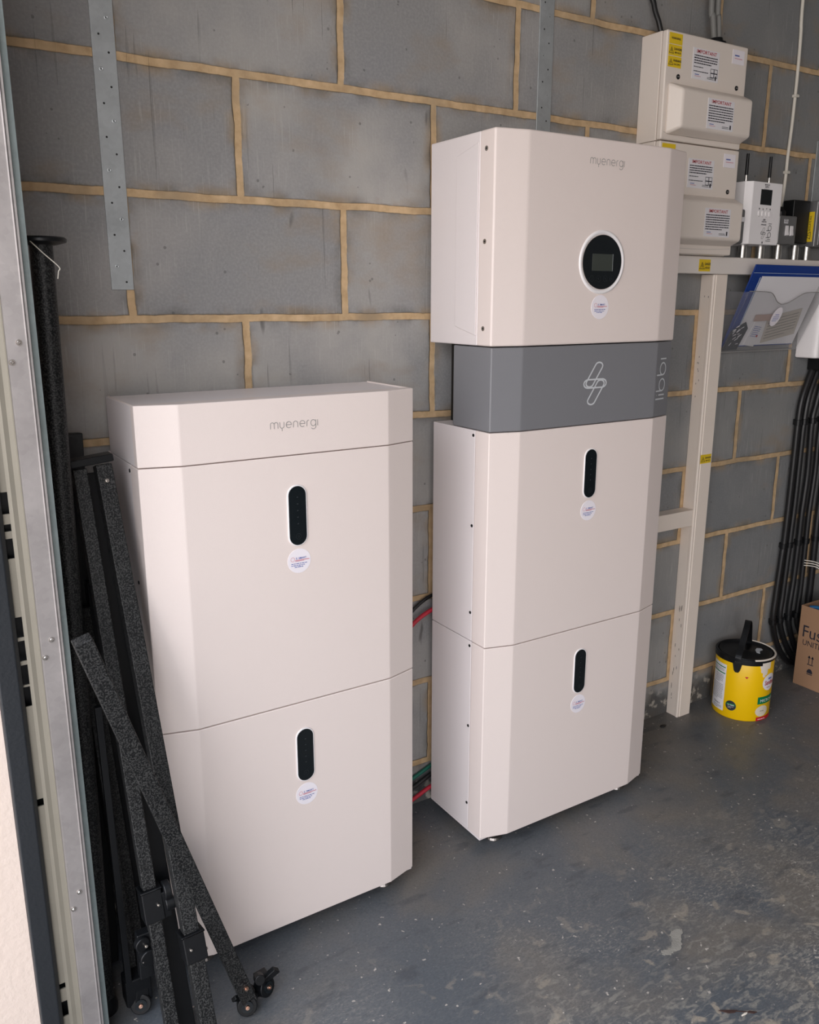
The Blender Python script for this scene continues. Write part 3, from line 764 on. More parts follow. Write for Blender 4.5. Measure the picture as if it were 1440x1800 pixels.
# ------------------------------------------------------------------ trunking
t = thing('trunking', 'horizontal white cable trunking below the fuse boxes and isolators', 'trunking', (1.4, 0, 1.3465))
b = B(); box(b, .80, 1.95, -.044, -.0005, 1.3465, 1.3905); obj('trunk_body', b, TRUNKW, t, bevel=.0015)
b = B(); box(b, .80, 1.95, -.055, -.0445, 1.3455, 1.3915); obj('trunk_lid', b, TRUNKW, t, bevel=.003, seg=3)
yellow(t, flat((1.052, -.0552, 1.352), (1, 0, 0), (0, 0, 1)), .046, .031, ['DANGER', '400 VOLTS'])
t = thing('trunking', 'tall upright cream trunking standing on the floor right of the battery stack', 'trunking', (1.158, 0, 0))
b = B(); box(b, 1.131, 1.185, -.036, -.0005, 0, 1.3450); obj('trunk_body', b, TRUNK, t, bevel=.0015)
b = B(); prism(b, [(1.1295, -.0365, 0), (1.1295, -.0425, 0), (1.132, -.0455, 0), (1.1355, -.0455, 0), (1.137, -.0440, 0), (1.1395, -.0440, 0), (1.141, -.0460, 0), (1.1865, -.0460, 0), (1.1865, -.0365, 0)], (0, 0, 1.3450))
obj('trunk_lid', b, TRUNK, t, bevel=.0008)
d = Decal(flat((1.131, -.020, 0), (0, -1, 0), (0, 0, 1)))
for k in range(26):
    zz = random.uniform(.05, .42) if k < 16 else random.uniform(.9, 1.3)
    d.disc(random.uniform(-.008, .012), zz, .0008, random.uniform(.003, .014) if k < 16 else .003, mat('dark_scuff', (.05, .04, .04), .8) if k == 0 else bpy.data.materials['dark_scuff'], n=7)
d.build(t, 'scuff_mark')
yellow(t, flat((1.1365, -.0462, .812), (1, 0, 0), (0, 0, 1)), .046, .026, ['DANGER', '400 VOLTS'])
t = thing('trunking', 'short cream crosspiece of trunking between the battery stack and the upright one', 'trunking', (.95, 0, .625))
b = B(); box(b, .745, 1.1305, -.034, -.0005, .6265, .6735); obj('trunk_body', b, TRUNK, t, bevel=.001)
b = B(); box(b, .745, 1.1285, -.043, -.0345, .6255, .6745); obj('trunk_lid', b, TRUNK, t, bevel=.0015)

# conduit stubs between the trunking and the boxes
for k, (x, lb) in enumerate(((1.262, 'first shiny conduit stub under the white controller, nearest the fuse boxes'), (1.341, 'second shiny conduit stub under the white controller'), (1.422, 'shiny conduit stub under the double-switch metal box'), (1.502, 'shiny conduit stub left below the orange isolator box'), (1.562, 'rightmost shiny conduit stub below the orange isolator box'))):
    b = B(); cyl(b, (x, -.028, 1.3915), (x, -.028, 1.4335), .0115, 24)
    tag(obj('conduit_stub', b, CONDUIT), lb, 'conduit', 'short galvanised conduit stubs')

# small grey isolator behind
t = thing('junction_box', 'small dark grey box wedged between fuse boxes and white controller', 'junction box', (1.165, 0, 1.41))
b = B(); box(b, 1.145, 1.185, -.088, -.0005, 1.425, 1.515); obj('box_body', b, METALBOX, t, bevel=.006, seg=3)
b = B(); box(b, 1.160, 1.182, -.0895, -.088, 1.482, 1.494); obj('switch_label', b, PAPER, t)

# libbi controller
t = thing('controller', 'white wall controller with two black aerials and a small dark screen', 'controller', (1.27, 0, 1.424))
x0, x1 = 1.200, 1.352; z0, z1 = 1.4265, 1.590
b = B(); prism(b, [(x0, -.0005, z0), (x0, -.066, z0), (x0 + .018, -.080, z0), (x1 - .008, -.080, z0), (x1, -.066, z0), (x1, -.0005, z0)], (0, 0, z1 - z0)); obj('casing', b, BEZ, t, bevel=.0018, seg=3)
for x, zz in ((1.222, 1.665), (1.322, 1.665)):
    b = B(); cyl(b, (x, -.050, z1), (x, -.050, z1 + .010), .0038, 14); cyl(b, (x, -.050, z1 + .010), (x, -.050, z1 + .018), .0028, 14); an = obj('aerial', b, CHROME, t)
    b = B(); cyl(b, (x, -.050, z1 + .018), (x, -.050, zz - .002), .0046, 16, .0040); obj('aerial_rod', b, BLACKP, an)
y = -.080
b = B(); box(b, 1.252, 1.300, y - .0008, y, 1.531, 1.571); obj('screen', b, BLACKG, t, bevel=.0003)
for k in range(4):
    b = B(); X = 1.251 + k * .0155; capsule(b, X, 1.508, .0042, .0068, y + .0005, y - .002); obj('button', b, BEZ, t, bevel=.0008)
d = Decal(flat((1.276, y, 1.4265), (1, 0, 0), (0, 0, 1)))
d.text('MAIN AC', 0, .155, .0052, INKK, align='CENTER', bold=.02); d.text('SUPPLY', 0, .1495, .0052, INKK, align='CENTER', bold=.02)
logo_word(d, 'myenergi', -.012, .1435 - .0052 + .0055, .022, LOGOG, .14)
for k in range(4):
    X = -.025 + k * .0155; d.rect(X - .0018, .0915, .0036, .0042, INKK) if k in (0, 3) else d.poly([(X - .002, .0915), (X + .002, .0915), (X, .0965)] if k == 1 else [(X - .002, .0965), (X, .0915), (X + .002, .0965)], INKK)
    d.rect(X - .0022, .0725, .0044, .0008, LOGOG)
d.text('LIBBI', 0, .064, .0052, INKK, align='CENTER', bold=.02); d.text('INVERTER', 0, .059, .0046, INKK, align='CENTER', bold=.02); d.text('MANAGER', 0, .051, .0046, INKK, align='CENTER', bold=.02)
bolt_logo(d, 0, .030, .030, INKK, .0007)
logo_word(d, 'ljbbi', .034, .010, .046, INKK, .10, vert=True)
d.rect(-.002, .003, .004, .005, INKK)
d.build(t, 'front_print')

# metal clad double switch
t = thing('switch_box', 'grey metal box with two white rocker switches', 'switch', (1.42, 0, 1.425))
x0, x1, y = 1.3765, 1.4580, -.058
b = B(); box(b, x0 + .001, x1 - .001, y + .014, -.0005, 1.4335, 1.5105); obj('box_body', b, METALBOX, t, bevel=.004, seg=3)
b = B(); box(b, x0, x1, y, y + .0135, 1.4325, 1.5115); obj('face_plate', b, METALBOX, t, bevel=.004, seg=3)
for X in (1.412, 1.434):
    b = B(); prism(b, [(X - .0065, y - .001, 1.456), (X + .0065, y - .001, 1.456), (X + .0065, y - .0048, 1.4695), (X + .0065, y - .0015, 1.484), (X - .0065, y - .0015, 1.484), (X - .0065, y - .0048, 1.4695)][:0] or [(X - .0065, y, 1.456), (X - .0065, y - .0055, 1.458), (X - .0065, y - .003, 1.470), (X - .0065, y - .0020, 1.484), (X - .0065, y, 1.484)], (.013, 0, 0)); obj('rocker_switch', b, BEZ, t, bevel=.0006)
b = B(); box(b, 1.398, 1.416, y - .0006, y, 1.490, 1.501); s_ = obj('switch_label', b, PAPER, t)
d = Decal(flat((1.398, y - .0006, 1.490), (1, 0, 0), (0, 0, 1))); d.lines(.0015, .0078, .014, 2, .0045, .0022, INKK, last=1); d.build(s_)
b = B(); lathe(b, (1.411, -.030, 1.5115), [(0, 0), (.0175, 0), (.0175, .012), (.012, .020), (.007, .026), (0, .026)], 20); obj('cable_gland', b, BLACKP, t)

# box behind + isolator with orange switch
b = B(); box(b, 1.466, 1.545, -.038, -.0005, 1.440, 1.560)
tag(obj('junction_box', b, BLACKP, bevel=.003), 'black box behind the double switch, left of the orange isolator', 'junction box')
t = thing('isolator_box', 'grey metal isolator box with an orange switch at the right edge', 'isolator', (1.62, 0, 1.425))
x0, x1, y = 1.551, 1.700, -.058
b = B(); box(b, x0, x1, y, -.0005, 1.4300, 1.5600); obj('box_body', b, METALBOX, t, bevel=.003, seg=3)
b = B(); box(b, x0 + .010, x1 - .004, y - .006, y, 1.434, 1.552); obj('door', b, METALBOX, t, bevel=.002)
b = B(); box(b, x0 + .022, x1 - .045, y - .020, y - .006, 1.468, 1.522); sw = obj('switch_block', b, ORANGE, t, bevel=.003)
d = Decal(flat((x0 + .022, y - .020, 1.468), (1, 0, 0), (0, 0, 1))); d.text('I', .012, .036, .014, INKR, bold=.03); d.text('ON', .020, .036, .010, INKR, bold=.03); d.rect(.008, .030, .03, .0015, INKR); d.build(sw)
b = B(); box(b, x0 + .034, x0 + .058, y - .0066, y - .006, 1.526, 1.536); obj('small_label', b, PAPER, t)
# upright yellow label on the side face, text running upwards
b = B(); box(b, x0 - .0006, x0, -.050, -.010, 1.445, 1.530); s_ = obj('yellow_label', b, YEL, t)
d = Decal(flat((x0 - .0006, -.050, 1.445), (0, 0, 1), (0, 1, 0)))
d.stroke([(.008, .007), (.028, .007), (.018, .026)], .0018, INKK, closed=True); d.stroke([(.019, .021), (.0165, .0155), (.020, .0155), (.0175, .010)], .0014, INKK)
d.text('DANGER 400V', .031, .022, .0085, INKK, bold=.01, stretch=.85); d.text('ISOLATE ALL', .031, .008, .0085, INKK, bold=.01, stretch=.9)
d.build(s_)

# white cable clipped to the wall
wc = [(1.452, 2.5), (1.454, 2.094), (1.460, 2.002), (1.463, 1.929), (1.463, 1.84), (1.461, 1.75), (1.457, 1.68), (1.457, 1.637), (1.455, 1.595), (1.440, 1.560), (1.412, 1.536)]
t = thing('white_cable', 'thin white cable clipped down the wall into the double-switch box', 'cable', (1.457, 0, 1.53))
b = B(); tube(b, smooth([(x, -.006 if i < 9 else (-.014, -.028)[i - 9], z) for i, (x, z) in enumerate(wc)]), .0048, 10); obj('sheath', b, WCAB, t, sharp=80)
for x, z in ((1.463, 1.842), (1.457, 1.637)):
    b = B(); box(b, x - .007, x + .008, -.013, -.0005, z - .004, z + .004); cyl(b, (x + .0085, -.0005, z), (x + .0085, -.012, z), .0038, 12); obj('cable_clip', b, WCAB, t, bevel=.001)

# ------------------------------------------------------------------ document pocket, folder and papers
t = thing('document_holder', 'clear plastic wall pocket holding the blue folder and papers', 'document holder', (1.40, 0, 1.13))
xa, xb = 1.228, 1.585
def lean(z): return -.012 - (z - 1.128) * .46
top = [(xa, 1.300), (xa + .085, 1.298), (xa + .115, 1.290), (xa + .145, 1.272), (xa + .175, 1.264), (xa + .205, 1.270), (xa + .240, 1.288), (xa + .270, 1.297), (xb, 1.298)]
b = B()
lower = [(xa, 1.128), (xb, 1.128)]
prism(b, [(x, lean(z), z) for x, z in lower] + [(x, lean(z), z) for x, z in top[::-1]], (0, .0018, 0)); obj('front_panel', b, CLEAR, t)
b = B(); box(b, xa, xb, -.004, -.001, 1.128, 1.300); obj('back_panel', b, CLEAR, t)
for x in (xa, xb - .0015):
    b = B(); prism(b, [(x, -.004, 1.130), (x, lean(1.130), 1.130), (x, lean(1.298), 1.298), (x, -.004, 1.300)], (.0015, 0, 0)); obj('side_panel', b, CLEAR, t)
b = B(); box(b, xa, xb, -.013, -.001, 1.1262, 1.1292); obj('bottom_edge', b, LOGOG, t, bevel=.001)
zz = [Vector((x, lean(z) - .0006, z)) for x, z in top]
b = B(); tube(b, smooth(zz, 4), .0013, 6); obj('rim', b, LOGOG, t, sharp=80)
b = B(); c = Vector((1.404, lean(1.228) - .0012, 1.228)); uy = V(0, -.46, 1).normalized(); ux = V(1, 0, 0)
prism(b, [c + ux * .021 * math.cos(2 * PI * i / 32) + uy * .030 * math.sin(2 * PI * i / 32) for i in range(32)], ux.cross(uy) * .0006)
s_ = obj('round_sticker', b, STICK, t)
d = Decal(flat(c + ux.cross(uy) * .0007, ux, uy)); d.rect(-.010, .006, .018, .002, INKB); d.lines(-.014, 0, .026, 4, .0045, .0016, INKB, last=.8); d.build(s_)

def leaf(name, x, z, w_, h, y, rot, m, label, cat, th=.0012, back=0, k=.40):
    """a sheet leaning outwards in the pocket"""
    uy = V(0, -k, 1).normalized(); ux = V(1, 0, 0); nn = ux.cross(uy)
    c_, s_ = math.cos(rot), math.sin(rot); u = ux * c_ + uy * s_; v = -ux * s_ + uy * c_
    o = Vector((x, y + .004, z)); b = B(); prism(b, [o, o + u * w_, o + u * w_ + v * h, o + v * h], -nn * th)
    ob = obj(name, b, m, bevel=min(.0008, th / 3)); 
    if label: tag(ob, label, cat)
    return ob, (lambda px, py, off: o + u * px + v * py + nn * off)
fo, f = leaf('plastic_folder', 1.236, 1.142, .330, .247, -.012, 0, BLUE, 'blue plastic folder standing in the clear wall pocket', 'folder', th=.004)
fp = B(); prism(fp, [f(.040, .004, .0006), f(.33, .004, .0006), f(.33, .215, .0006), f(.045, .215, .0006)], f(0, 0, .0008) - f(0, 0, 0))
obj('paper_sheet', fp, PAPER, fo)
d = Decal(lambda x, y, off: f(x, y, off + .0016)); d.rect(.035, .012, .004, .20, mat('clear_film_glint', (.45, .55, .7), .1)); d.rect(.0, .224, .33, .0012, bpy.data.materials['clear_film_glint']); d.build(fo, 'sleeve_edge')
po, f2 = leaf('paper_sheet', 1.400, 1.150, .150, .085, -.020, .18, mat('cream_form_paper', (.55, .50, .44), .7), 'tilted cream form with printed lines in the clear pocket', 'paper')
d = Decal(f2); d.lines(.008, .072, .13, 7, .0098, .0014, INKK, last=.7); d.build(po)
po, f3 = leaf('instruction_leaflet', 1.325, 1.146, .050, .088, -.018, -.12, PAPER, 'small white leaflet at the bottom of the clear pocket', 'leaflet')
d = Decal(f3); d.lines(.008, .060, .034, 6, .006, .002, INKB, last=.8); d.rect(.036, .03, .008, .006, INKR); d.build(po)
po, f4 = leaf('paper_sheet', 1.318, 1.215, .105, .020, -.051, .03, mat('pinkish_paper', (.50, .36, .31), .7), 'folded pinkish paper strip behind the pocket sticker', 'paper')
b = B(); prism(b, [(1.233, -.011, 1.133), (1.300, -.011, 1.133), (1.306, -.040, 1.196), (1.285, -.048, 1.215), (1.238, -.037, 1.190)], (0, .003, 0))
s_ = obj('plastic_bag', b, mat('crinkled_dark_film', (.03, .035, .045), .12, bump=1.0, scale=60), bevel=.002); tag(s_, 'crumpled shiny dark plastic bag at the left of the clear pocket', 'bag')
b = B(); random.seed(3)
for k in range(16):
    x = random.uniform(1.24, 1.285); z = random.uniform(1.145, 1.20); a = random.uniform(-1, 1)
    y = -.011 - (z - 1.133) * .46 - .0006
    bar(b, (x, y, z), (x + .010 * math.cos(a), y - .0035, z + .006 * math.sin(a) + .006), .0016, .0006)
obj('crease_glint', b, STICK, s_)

# white unit to the right with the black cables
t = thing('wall_unit', 'white wall unit at the right edge feeding the black cables', 'electrical unit', (1.70, 0, 1.10))
b = B(); prism(b, [(1.600, -.0005, 1.1), (1.600, -.062, 1.1), (1.606, -.074, 1.1), (1.80, -.090, 1.1), (1.80, -.0005, 1.1)], (0, 0, .225)); obj('casing', b, BEZ, t, bevel=.006, seg=4)
b = B(); box(b, 1.668, 1.799, -.060, -.004, 1.058, 1.10); obj('gland_block', b, BLACKP, t, bevel=.004)

paths = [[(1.690, 1.075), (1.672, 1.05), (1.640, .97), (1.632, .897), (1.632, .785), (1.632, .633), (1.630, .497), (1.626, .448), (1.617, .298), (1.616, .212), (1.653, .124), (1.72, .045), (1.80, .016)],
 [(1.712, 1.075), (1.703, 1.048), (1.673, .968), (1.664, .885), (1.664, .782), (1.665, .629), (1.661, .492), (1.655, .311), (1.654, .212), (1.702, .113), (1.771, .030)],
 [(1.745, 1.075), (1.742, 1.038), (1.720, .947), (1.708, .882), (1.716, .719), (1.710, .584), (1.710, .484), (1.707, .343), (1.702, .209), (1.750, .103), (1.796, .049)],
 [(1.775, 1.075), (1.770, 1.0), (1.756, .85), (1.758, .715), (1.751, .578), (1.752, .478), (1.754, .313), (1.752, .198), (1.779, .139), (1.83, .06)],
 [(1.792, 1.075), (1.812, .95), (1.816, .80), (1.810, .67), (1.806, .571), (1.806, .47), (1.810, .324), (1.810, .24), (1.813, .153), (1.86, .07)]]
ordn = ['leftmost of the black cables clipped down the wall from the white unit', 'second from left of the black cables clipped down the wall', 'middle one of the five black cables clipped down the wall', 'second from right of the black cables clipped down the wall', 'rightmost of the black cables, partly behind the cardboard box']
for i, pth in enumerate(paths):
    t = thing('armoured_cable', ordn[i], 'cable', (pth[-1][0], 0, 0), 'black cables clipped down the wall')
    b = B(); tube(b, smooth([(x, -.018, z) for x, z in pth]), (.0098, .0098, .0098, .0088, .0115)[i], 12); obj('sheath', b, CABLE, t, sharp=80)
    for z in (.893, .478, .210):
        pts = sorted(pth, key=lambda q: abs(q[1] - z))[:2]; (xa_, za_), (xb_, zb_) = pts
        x = xa_ + (xb_ - xa_) * (z - za_) / (zb_ - za_ + 1e-9)
        b = B(); cyl(b, (x, -.018, z - .009), (x, -.018, z + .009), .0125, 14); box(b, x, x + .020, -.014, -.0005, z - .009, z + .009); cl = obj('cable_cleat', b, BLACKP, t, bevel=.001)
        b = B(); cyl(b, (x + .016, -.014, z), (x + .016, -.0165, z), .0034, 12); obj('cleat_screw', b, CHROME, cl)

# ------------------------------------------------------------------ paint tin
pc = V(1.348, -.112, 0); R = .0865; HT = .205
t = thing('paint_tin', 'round yellow paint tin with a black lid and a strap handle standing on the floor', 'paint tin', pc)
b = B(); lathe(b, pc, [(0, 0), (R - .002, 0), (R, .003), (R, HT - .012), (R - .001, HT - .010)], 72); obj('can_body', b, YPAINT, t, sharp=60)
b = B(); lathe(b, pc, [(R - .001, HT - .011), (R + .0022, HT - .009), (R + .0022, HT - .001), (R, HT + .001), (R - .004, HT), (R - .005, HT - .006)], 72); obj('rim', b, BLACKP, t, sharp=60)
b = B(); ag = math.atan2(-1.546, -2.225)
tube(b, [pc + V(math.cos(ag + .35 + 3.0 * k / 40) * (R + .0006), math.sin(ag + .35 + 3.0 * k / 40) * (R + .0006), HT + .0002) for k in range(41)], .0030, 8); obj('paint_on_rim', b, SPILL, t, sharp=80)
b = B(); lathe(b, pc, [(R - .005, HT - .003), (R - .007, HT + .0005), (R - .010, HT - .004), (R - .018, HT - .007), (R - .030, HT - .005), (.016, HT - .005), (.013, HT - .003), (0, HT - .003)], 72); lid = obj('lid', b, BLACKP, t, sharp=50)
ang0 = math.atan2(-1.656 + .11, -.877 - 1.348)   # towards where people stand
a_left = ang0 + .42 - .50
def can_f(a0, z0, rr=R):
    return lambda x, y, off: pc + V(math.cos(a0 + x / rr) * (rr + off), math.sin(a0 + x / rr) * (rr + off), z0 + y)
# black collar band and the strap
b = B(); n = 60; a_s = ang0 - .22
ring = []
for i in range(n + 1):
    a = a_s - 1.9 + 2.75 * i / n; ring.append(a)
for i in range(n):
    a, c = ring[i], ring[i + 1]; r_ = R + .0028
    q = [pc + V(math.cos(a) * r_, math.sin(a) * r_, HT - .017), pc + V(math.cos(c) * r_, math.sin(c) * r_, HT - .017), pc + V(math.cos(c) * r_, math.sin(c) * r_, HT - .001), pc + V(math.cos(a) * r_, math.sin(a) * r_, HT - .001)]
    prism(b, q, V(math.cos((a + c) / 2), math.sin((a + c) / 2), 0) * -.002)
prism(b, [pc + V(math.cos(a_s + k) * (R + .003), math.sin(a_s + k) * (R + .003), z) for k, z in ((-.16, HT - .014), (-.10, HT - .038), (-.05, HT - .044), (.05, HT - .044), (.10, HT - .038), (.16, HT - .014))], V(math.cos(a_s), math.sin(a_s), 0) * .002)
obj('lid_collar', b, BLACKP, t, sharp=60)
b = B(); dr = V(math.cos(a_s), math.sin(a_s), 0); sd = V(-dr.y, dr.x, 0)
pts = smooth([pc + dr * (R + .003) + V(0, 0, HT - .035), pc + dr * (R - .002) + V(0, 0, HT + .004), pc + dr * (R - .03) + V(0, 0, HT + .034), pc + dr * .02 + V(0, 0, HT + .078), pc + dr * -.012 + sd * -.004 + V(0, 0, HT + .092), pc + dr * -.040 + sd * -.006 + V(0, 0, HT + .074), pc + dr * -.062 + sd * -.008 + V(0, 0, HT + .028), pc + dr * -.080 + sd * -.010 + V(0, 0, HT - .004)], 6)
for p, q in zip(pts, pts[1:]):
    dd = (q - p).normalized(); nn = sd.cross(dd)
    prism(b, [p - sd * .009 - nn * .0012, p + sd * .009 - nn * .0012, p + sd * .009 + nn * .0012, p - sd * .009 + nn * .0012], (q - p) * 1.03)
obj('strap_handle', b, BLACKP, t, sharp=50)
# drips
b = B(); random.seed(5)
for k in range(9):
    a = ang0 + .62 + k * .045; L = (.016, .03, .022, .045, .03, .038, .02, .012, .02)[k]
    f_ = can_f(a, HT - .012 - L); prism(b, [f_(-.0045, 0.004, .0002), f_(-.002, 0, .0002), f_(.002, 0, .0002), f_(.0045, .004, .0002), f_(.0055, L + .01, .0002), f_(-.0055, L + .01, .0002)], V(math.cos(a), math.sin(a), 0) * .001)
obj('dried_paint', b, SPILL, t)
b = B()
q = [(.02, .012), (.035, .022), (.055, .024), (.068, .012), (.062, .004), (.045, .008), (.030, .004), (.022, .0)]
base_d = V(math.cos(ang0 + .9), math.sin(ang0 + .9), 0); bs = V(-base_d.y, base_d.x, 0)
prism(b, [pc + bs * -.02 + V(.01, .0, 0) + V(.018, -.012, 0) * 0 + V(.012 + x * .8, -.045 + x * .25 + y, HT - .0045) for x, y in q], (0, 0, .0012)); obj('lid_smear', b, LOGOW, lid)
# printing
d = Decal(can_f(ang0 - 1.18, .018))
d.rect(-.012, 0, .062, .155, PAPER, off=.0004, n=10)
d.rect(-.010, .143, .057, .003, GREENL, off=.0008, n=8); d.rect(-.010, .123, .057, .0035, GREENL, off=.0008, n=8)
d.lines(-.008, .137, .050, 3, .0045, .0012, INKK, off=.0009); d.lines(.006, .116, .036, 6, .0048, .0014, INKK, off=.0009); d.lines(-.008, .084, .052, 11, .0050, .0012, INKK, off=.0009)
d.text('5 litres e', .008, .018, .008, INKK, off=.0009, bold=.02); d.lines(.006, .012, .038, 3, .004, .0012, INKK, off=.0009)
d.build(t, 'back_label')
d = Decal(can_f(ang0 - .32, .045)); d.sdisc(0, 0, .0165, .0165, DGREEN, off=.0005); d.sdisc(0, 0, .0150, .0150, INKK, off=.0008)
d.rect(-.0135, .001, .027, .006, GREENL, off=.0011, n=4); d.text('10 YEAR', 0, .0005, .0058, PAPER, off=.0016, align='CENTER', bold=.01); d.lines(-.009, -.004, .018, 2, .004, .0012, LOGOW, off=.0012); d.build(t, 'green_roundel')
d = Decal(can_f(ang0 + .13, .147)); d.poly([(-.006, .003), (0, -.004), (.006, .003)], REDL); d.build(t, 'red_triangle')
d = Decal(can_f(ang0 + 1.08, .128)); 
d.sdisc(0, 0, .030, .028, PAPER, off=.0006)
d.text('Sandtex', -.022, -.008, .021, INKR, off=.0012, bold=.02, stretch=.7); d.rect(-.008, .009, .018, .006, INKB, off=.0010, n=3); d.lines(-.012, -.018, .026, 1, .004, .002, INKR, off=.001)
d.build(t, 'front_logo')
d = Decal(can_f(ang0 + .60, .058)); d.rect(0, 0, .07, .024, GREENL, off=.0005, n=10); d.text('MICROSEAL', .008, .006, .014, PAPER, off=.001); d.build(t, 'green_label')
d = Decal(can_f(ang0 + .60, .012)); d.rect(.0, -.010, .07, .012, REDL, off=.0005, n=10); d.lines(.006, -.006, .05, 1, .004, .002, PAPER, off=.001)
d.build(t, 'red_stripe')
d = Decal(can_f(ang0 + .82, .034)); d.sdisc(0, 0, .024, .0185, CREAML, off=.0007); d.lines(-.008, 0, .016, 1, .004, .0014, INKK, off=.0012, last=1); d.build(t, 'cream_oval')

# ------------------------------------------------------------------ cardboard box
t = thing('cardboard_box', 'open brown cardboard box with black printing at the right edge', 'box', (1.85, -.30, 0))
bx0, bx1, by0, by1, bh = 1.668, 2.02, -.52, -.083, .283
for nm, a in (('side_panel', (bx0, bx0 + .004, by0, by1, 0, bh)), ('side_panel', (bx1 - .004, bx1, by0, by1, 0, bh)), ('side_panel', (bx0 + .004, bx1 - .004, by1 - .004, by1, 0, bh)), ('side_panel', (bx0 + .004, bx1 - .004, by0, by0 + .004, 0, bh)), ('base_panel', (bx0 + .004, bx1 - .004, by0 + .004, by1 - .004, 0, .005))):
    b = B(); box(b, *a); o = obj(nm, b, CARD, t, bevel=.001)
d = Decal(flat((bx0, -.083, 0), (0, -1, 0), (0, 0, 1)))
d.text('Fusebox', .012, .176, .060, INKK, stretch=.9); d.text('UNITED KINGDOM', .018, .148, .027, INKK, stretch=.9)
for k in range(2):
    X = .048 + k * .012; d.rect(X, .088, .0025, .026, INKK); d.poly([(X - .004, .108), (X + .0065, .108), (X + .00125, .118)], INKK)
d.rect(.044, .084, .022, .003, INKK); d.poly([(.046, .055), (.066, .055), (.066, .062), (.060, .070), (.052, .070), (.046, .062)], INKK)
d.rect(.046, .050, .02, .003, INKK); d.build(t, 'printing')
b = B(); tube(b, smooth([(1.69 + .01 * math.sin(k), -.10 - k * .02, .273 + .004 * math.sin(k * 1.3)) for k in range(12)]), .008, 10)
tag(obj('blue_tube', b, mat('blue_tubing', (.02, .13, .30), .3), sharp=80), 'bright blue tube lying inside the cardboard box', 'tube')
b = B(); pts = []
for k in range(70):
    a = k * .42; r_ = .085 + .012 * math.sin(k * .7)
    pts.append((1.81 + r_ * math.cos(a), -.24 + r_ * .9 * math.sin(a), .23 + .0014 * k + .012 * math.sin(a * .5)))
tube(b, pts, .011, 10); tag(obj('cable_coil', b, CABLE, sharp=80), 'coil of thick black cable on top of the cardboard box', 'cable coil')
for k in range(3):
    cable('stripped_wire', [(1.69, -.06, .43 - k * .009), (1.715, -.09, .425 - k * .008), (1.735 - k * .006, -.115, .405 - k * .008), (1.74 - k * .008, -.125, .375 - k * .008), (1.75 - k * .010, -.15, .335)], .0016, WCAB, ('top', 'middle', 'lowest')[k] + ' of three thin pale wire ends curling above the cardboard box', 'wire', 'pale wire ends over the cardboard box', n=6)

# ------------------------------------------------------------------ black poles leaning behind the door guide
def sq_tube(parent, p0, p1, s=.026, m=None, cap=True):
    b = B(); bar(b, p0, p1, s, s); return obj('tube', b, m or HAM, parent, bevel=.0018, seg=2)
def bolt(parent, p, nrm, r=.0055, m=None):
    p, nrm = Vector(p), Vector(nrm).normalized(); b = B(); cyl(b, p, p + nrm * .003, r, 18, r * .8); cyl(b, p + nrm * .003, p + nrm * .005, r * .45, 6); return obj('bolt', b, m or CHROME, parent)
def lerp(a, c, t_): return Vector(a) * (1 - t_) + Vector(c) * t_

A0, A1 = (-.530, -.473, 0), (-.570, -.200, 1.010)
Bq0, Bq1 = (-.580, -.415, 0), (-.608, -.200, 1.006)
t = thing('folded_frame', 'folded black hammered-steel leg frame with a hinged top bar leaning beside the left stack', 'metal frame', (-.56, -.42, 0))
sq_tube(t, A0, A1, .0265); sq_tube(t, Bq0, Bq1, .0225)
b = B(); bar(b, (-.6235, -.203, 1.017), (-.5545, -.203, 1.024), .030, .0125, (0, 1, 0)); obj('top_bar', b, BLACKP, t, bevel=.002)
dA = (Vector(A1) - Vector(A0)).normalized(); nA = V(0, -1, 0) - dA * V(0, -1, 0).dot(dA); nA.normalize()
bolt(t, lerp(A0, A1, .973) + nA * .0133, nA, .0042)
bolt(t, lerp(Bq0, Bq1, .975) + nA * .0115, nA, .0028, DARK)
def clamp(parent, c, d_, s, h, knob):
    d_ = Vector(d_).normalized(); c = Vector(c)
    b = B(); bar(b, c - d_ * h / 2, c + d_ * h / 2, s, s); bar(b, c + d_ * (h / 2 - .004), c + d_ * (h / 2), s * 1.1, s * 1.1); cl = obj('plastic_clamp', b, BLACKP, parent, bevel=.003, seg=3)
    n_ = V(0, -1, 0); n_ = (n_ - d_ * n_.dot(d_)).normalized(); sx = d_.cross(n_)
    if sx.x < 0: sx = -sx
    p = c + sx * (s / 2 + .003)
    if not knob:
        bolt(cl, c + n_ * (s / 2) - sx * .008, n_, .0028); bolt(cl, c + sx * (s / 2) - d_ * .018, sx, .0045); return cl
    b = B(); cyl(b, p + n_ * .012 + d_ * .018, p + n_ * .012 + d_ * .018 + sx * .012, .0165, 20); cyl(b, p + n_ * .010 - d_ * .006, p + n_ * .010 - d_ * .006 + sx * .016, .0135, 20); bar(b, p + n_ * .012 + d_ * .018, p + n_ * .008 - d_ * .03, .02, .010, sx); obj('clamp_lever', b, BLACKP, cl, bevel=.002)
    bolt(cl, c + n_ * (s / 2) + sx * .008, n_, .0028)
    return cl
dB = Vector(Bq1) - Vector(Bq0)
clamp(t, lerp(Bq0, Bq1, .268), dB, .034, .058, 1)
clamp(t, lerp(A0, A1, .205), dA, .037, .050, 0)
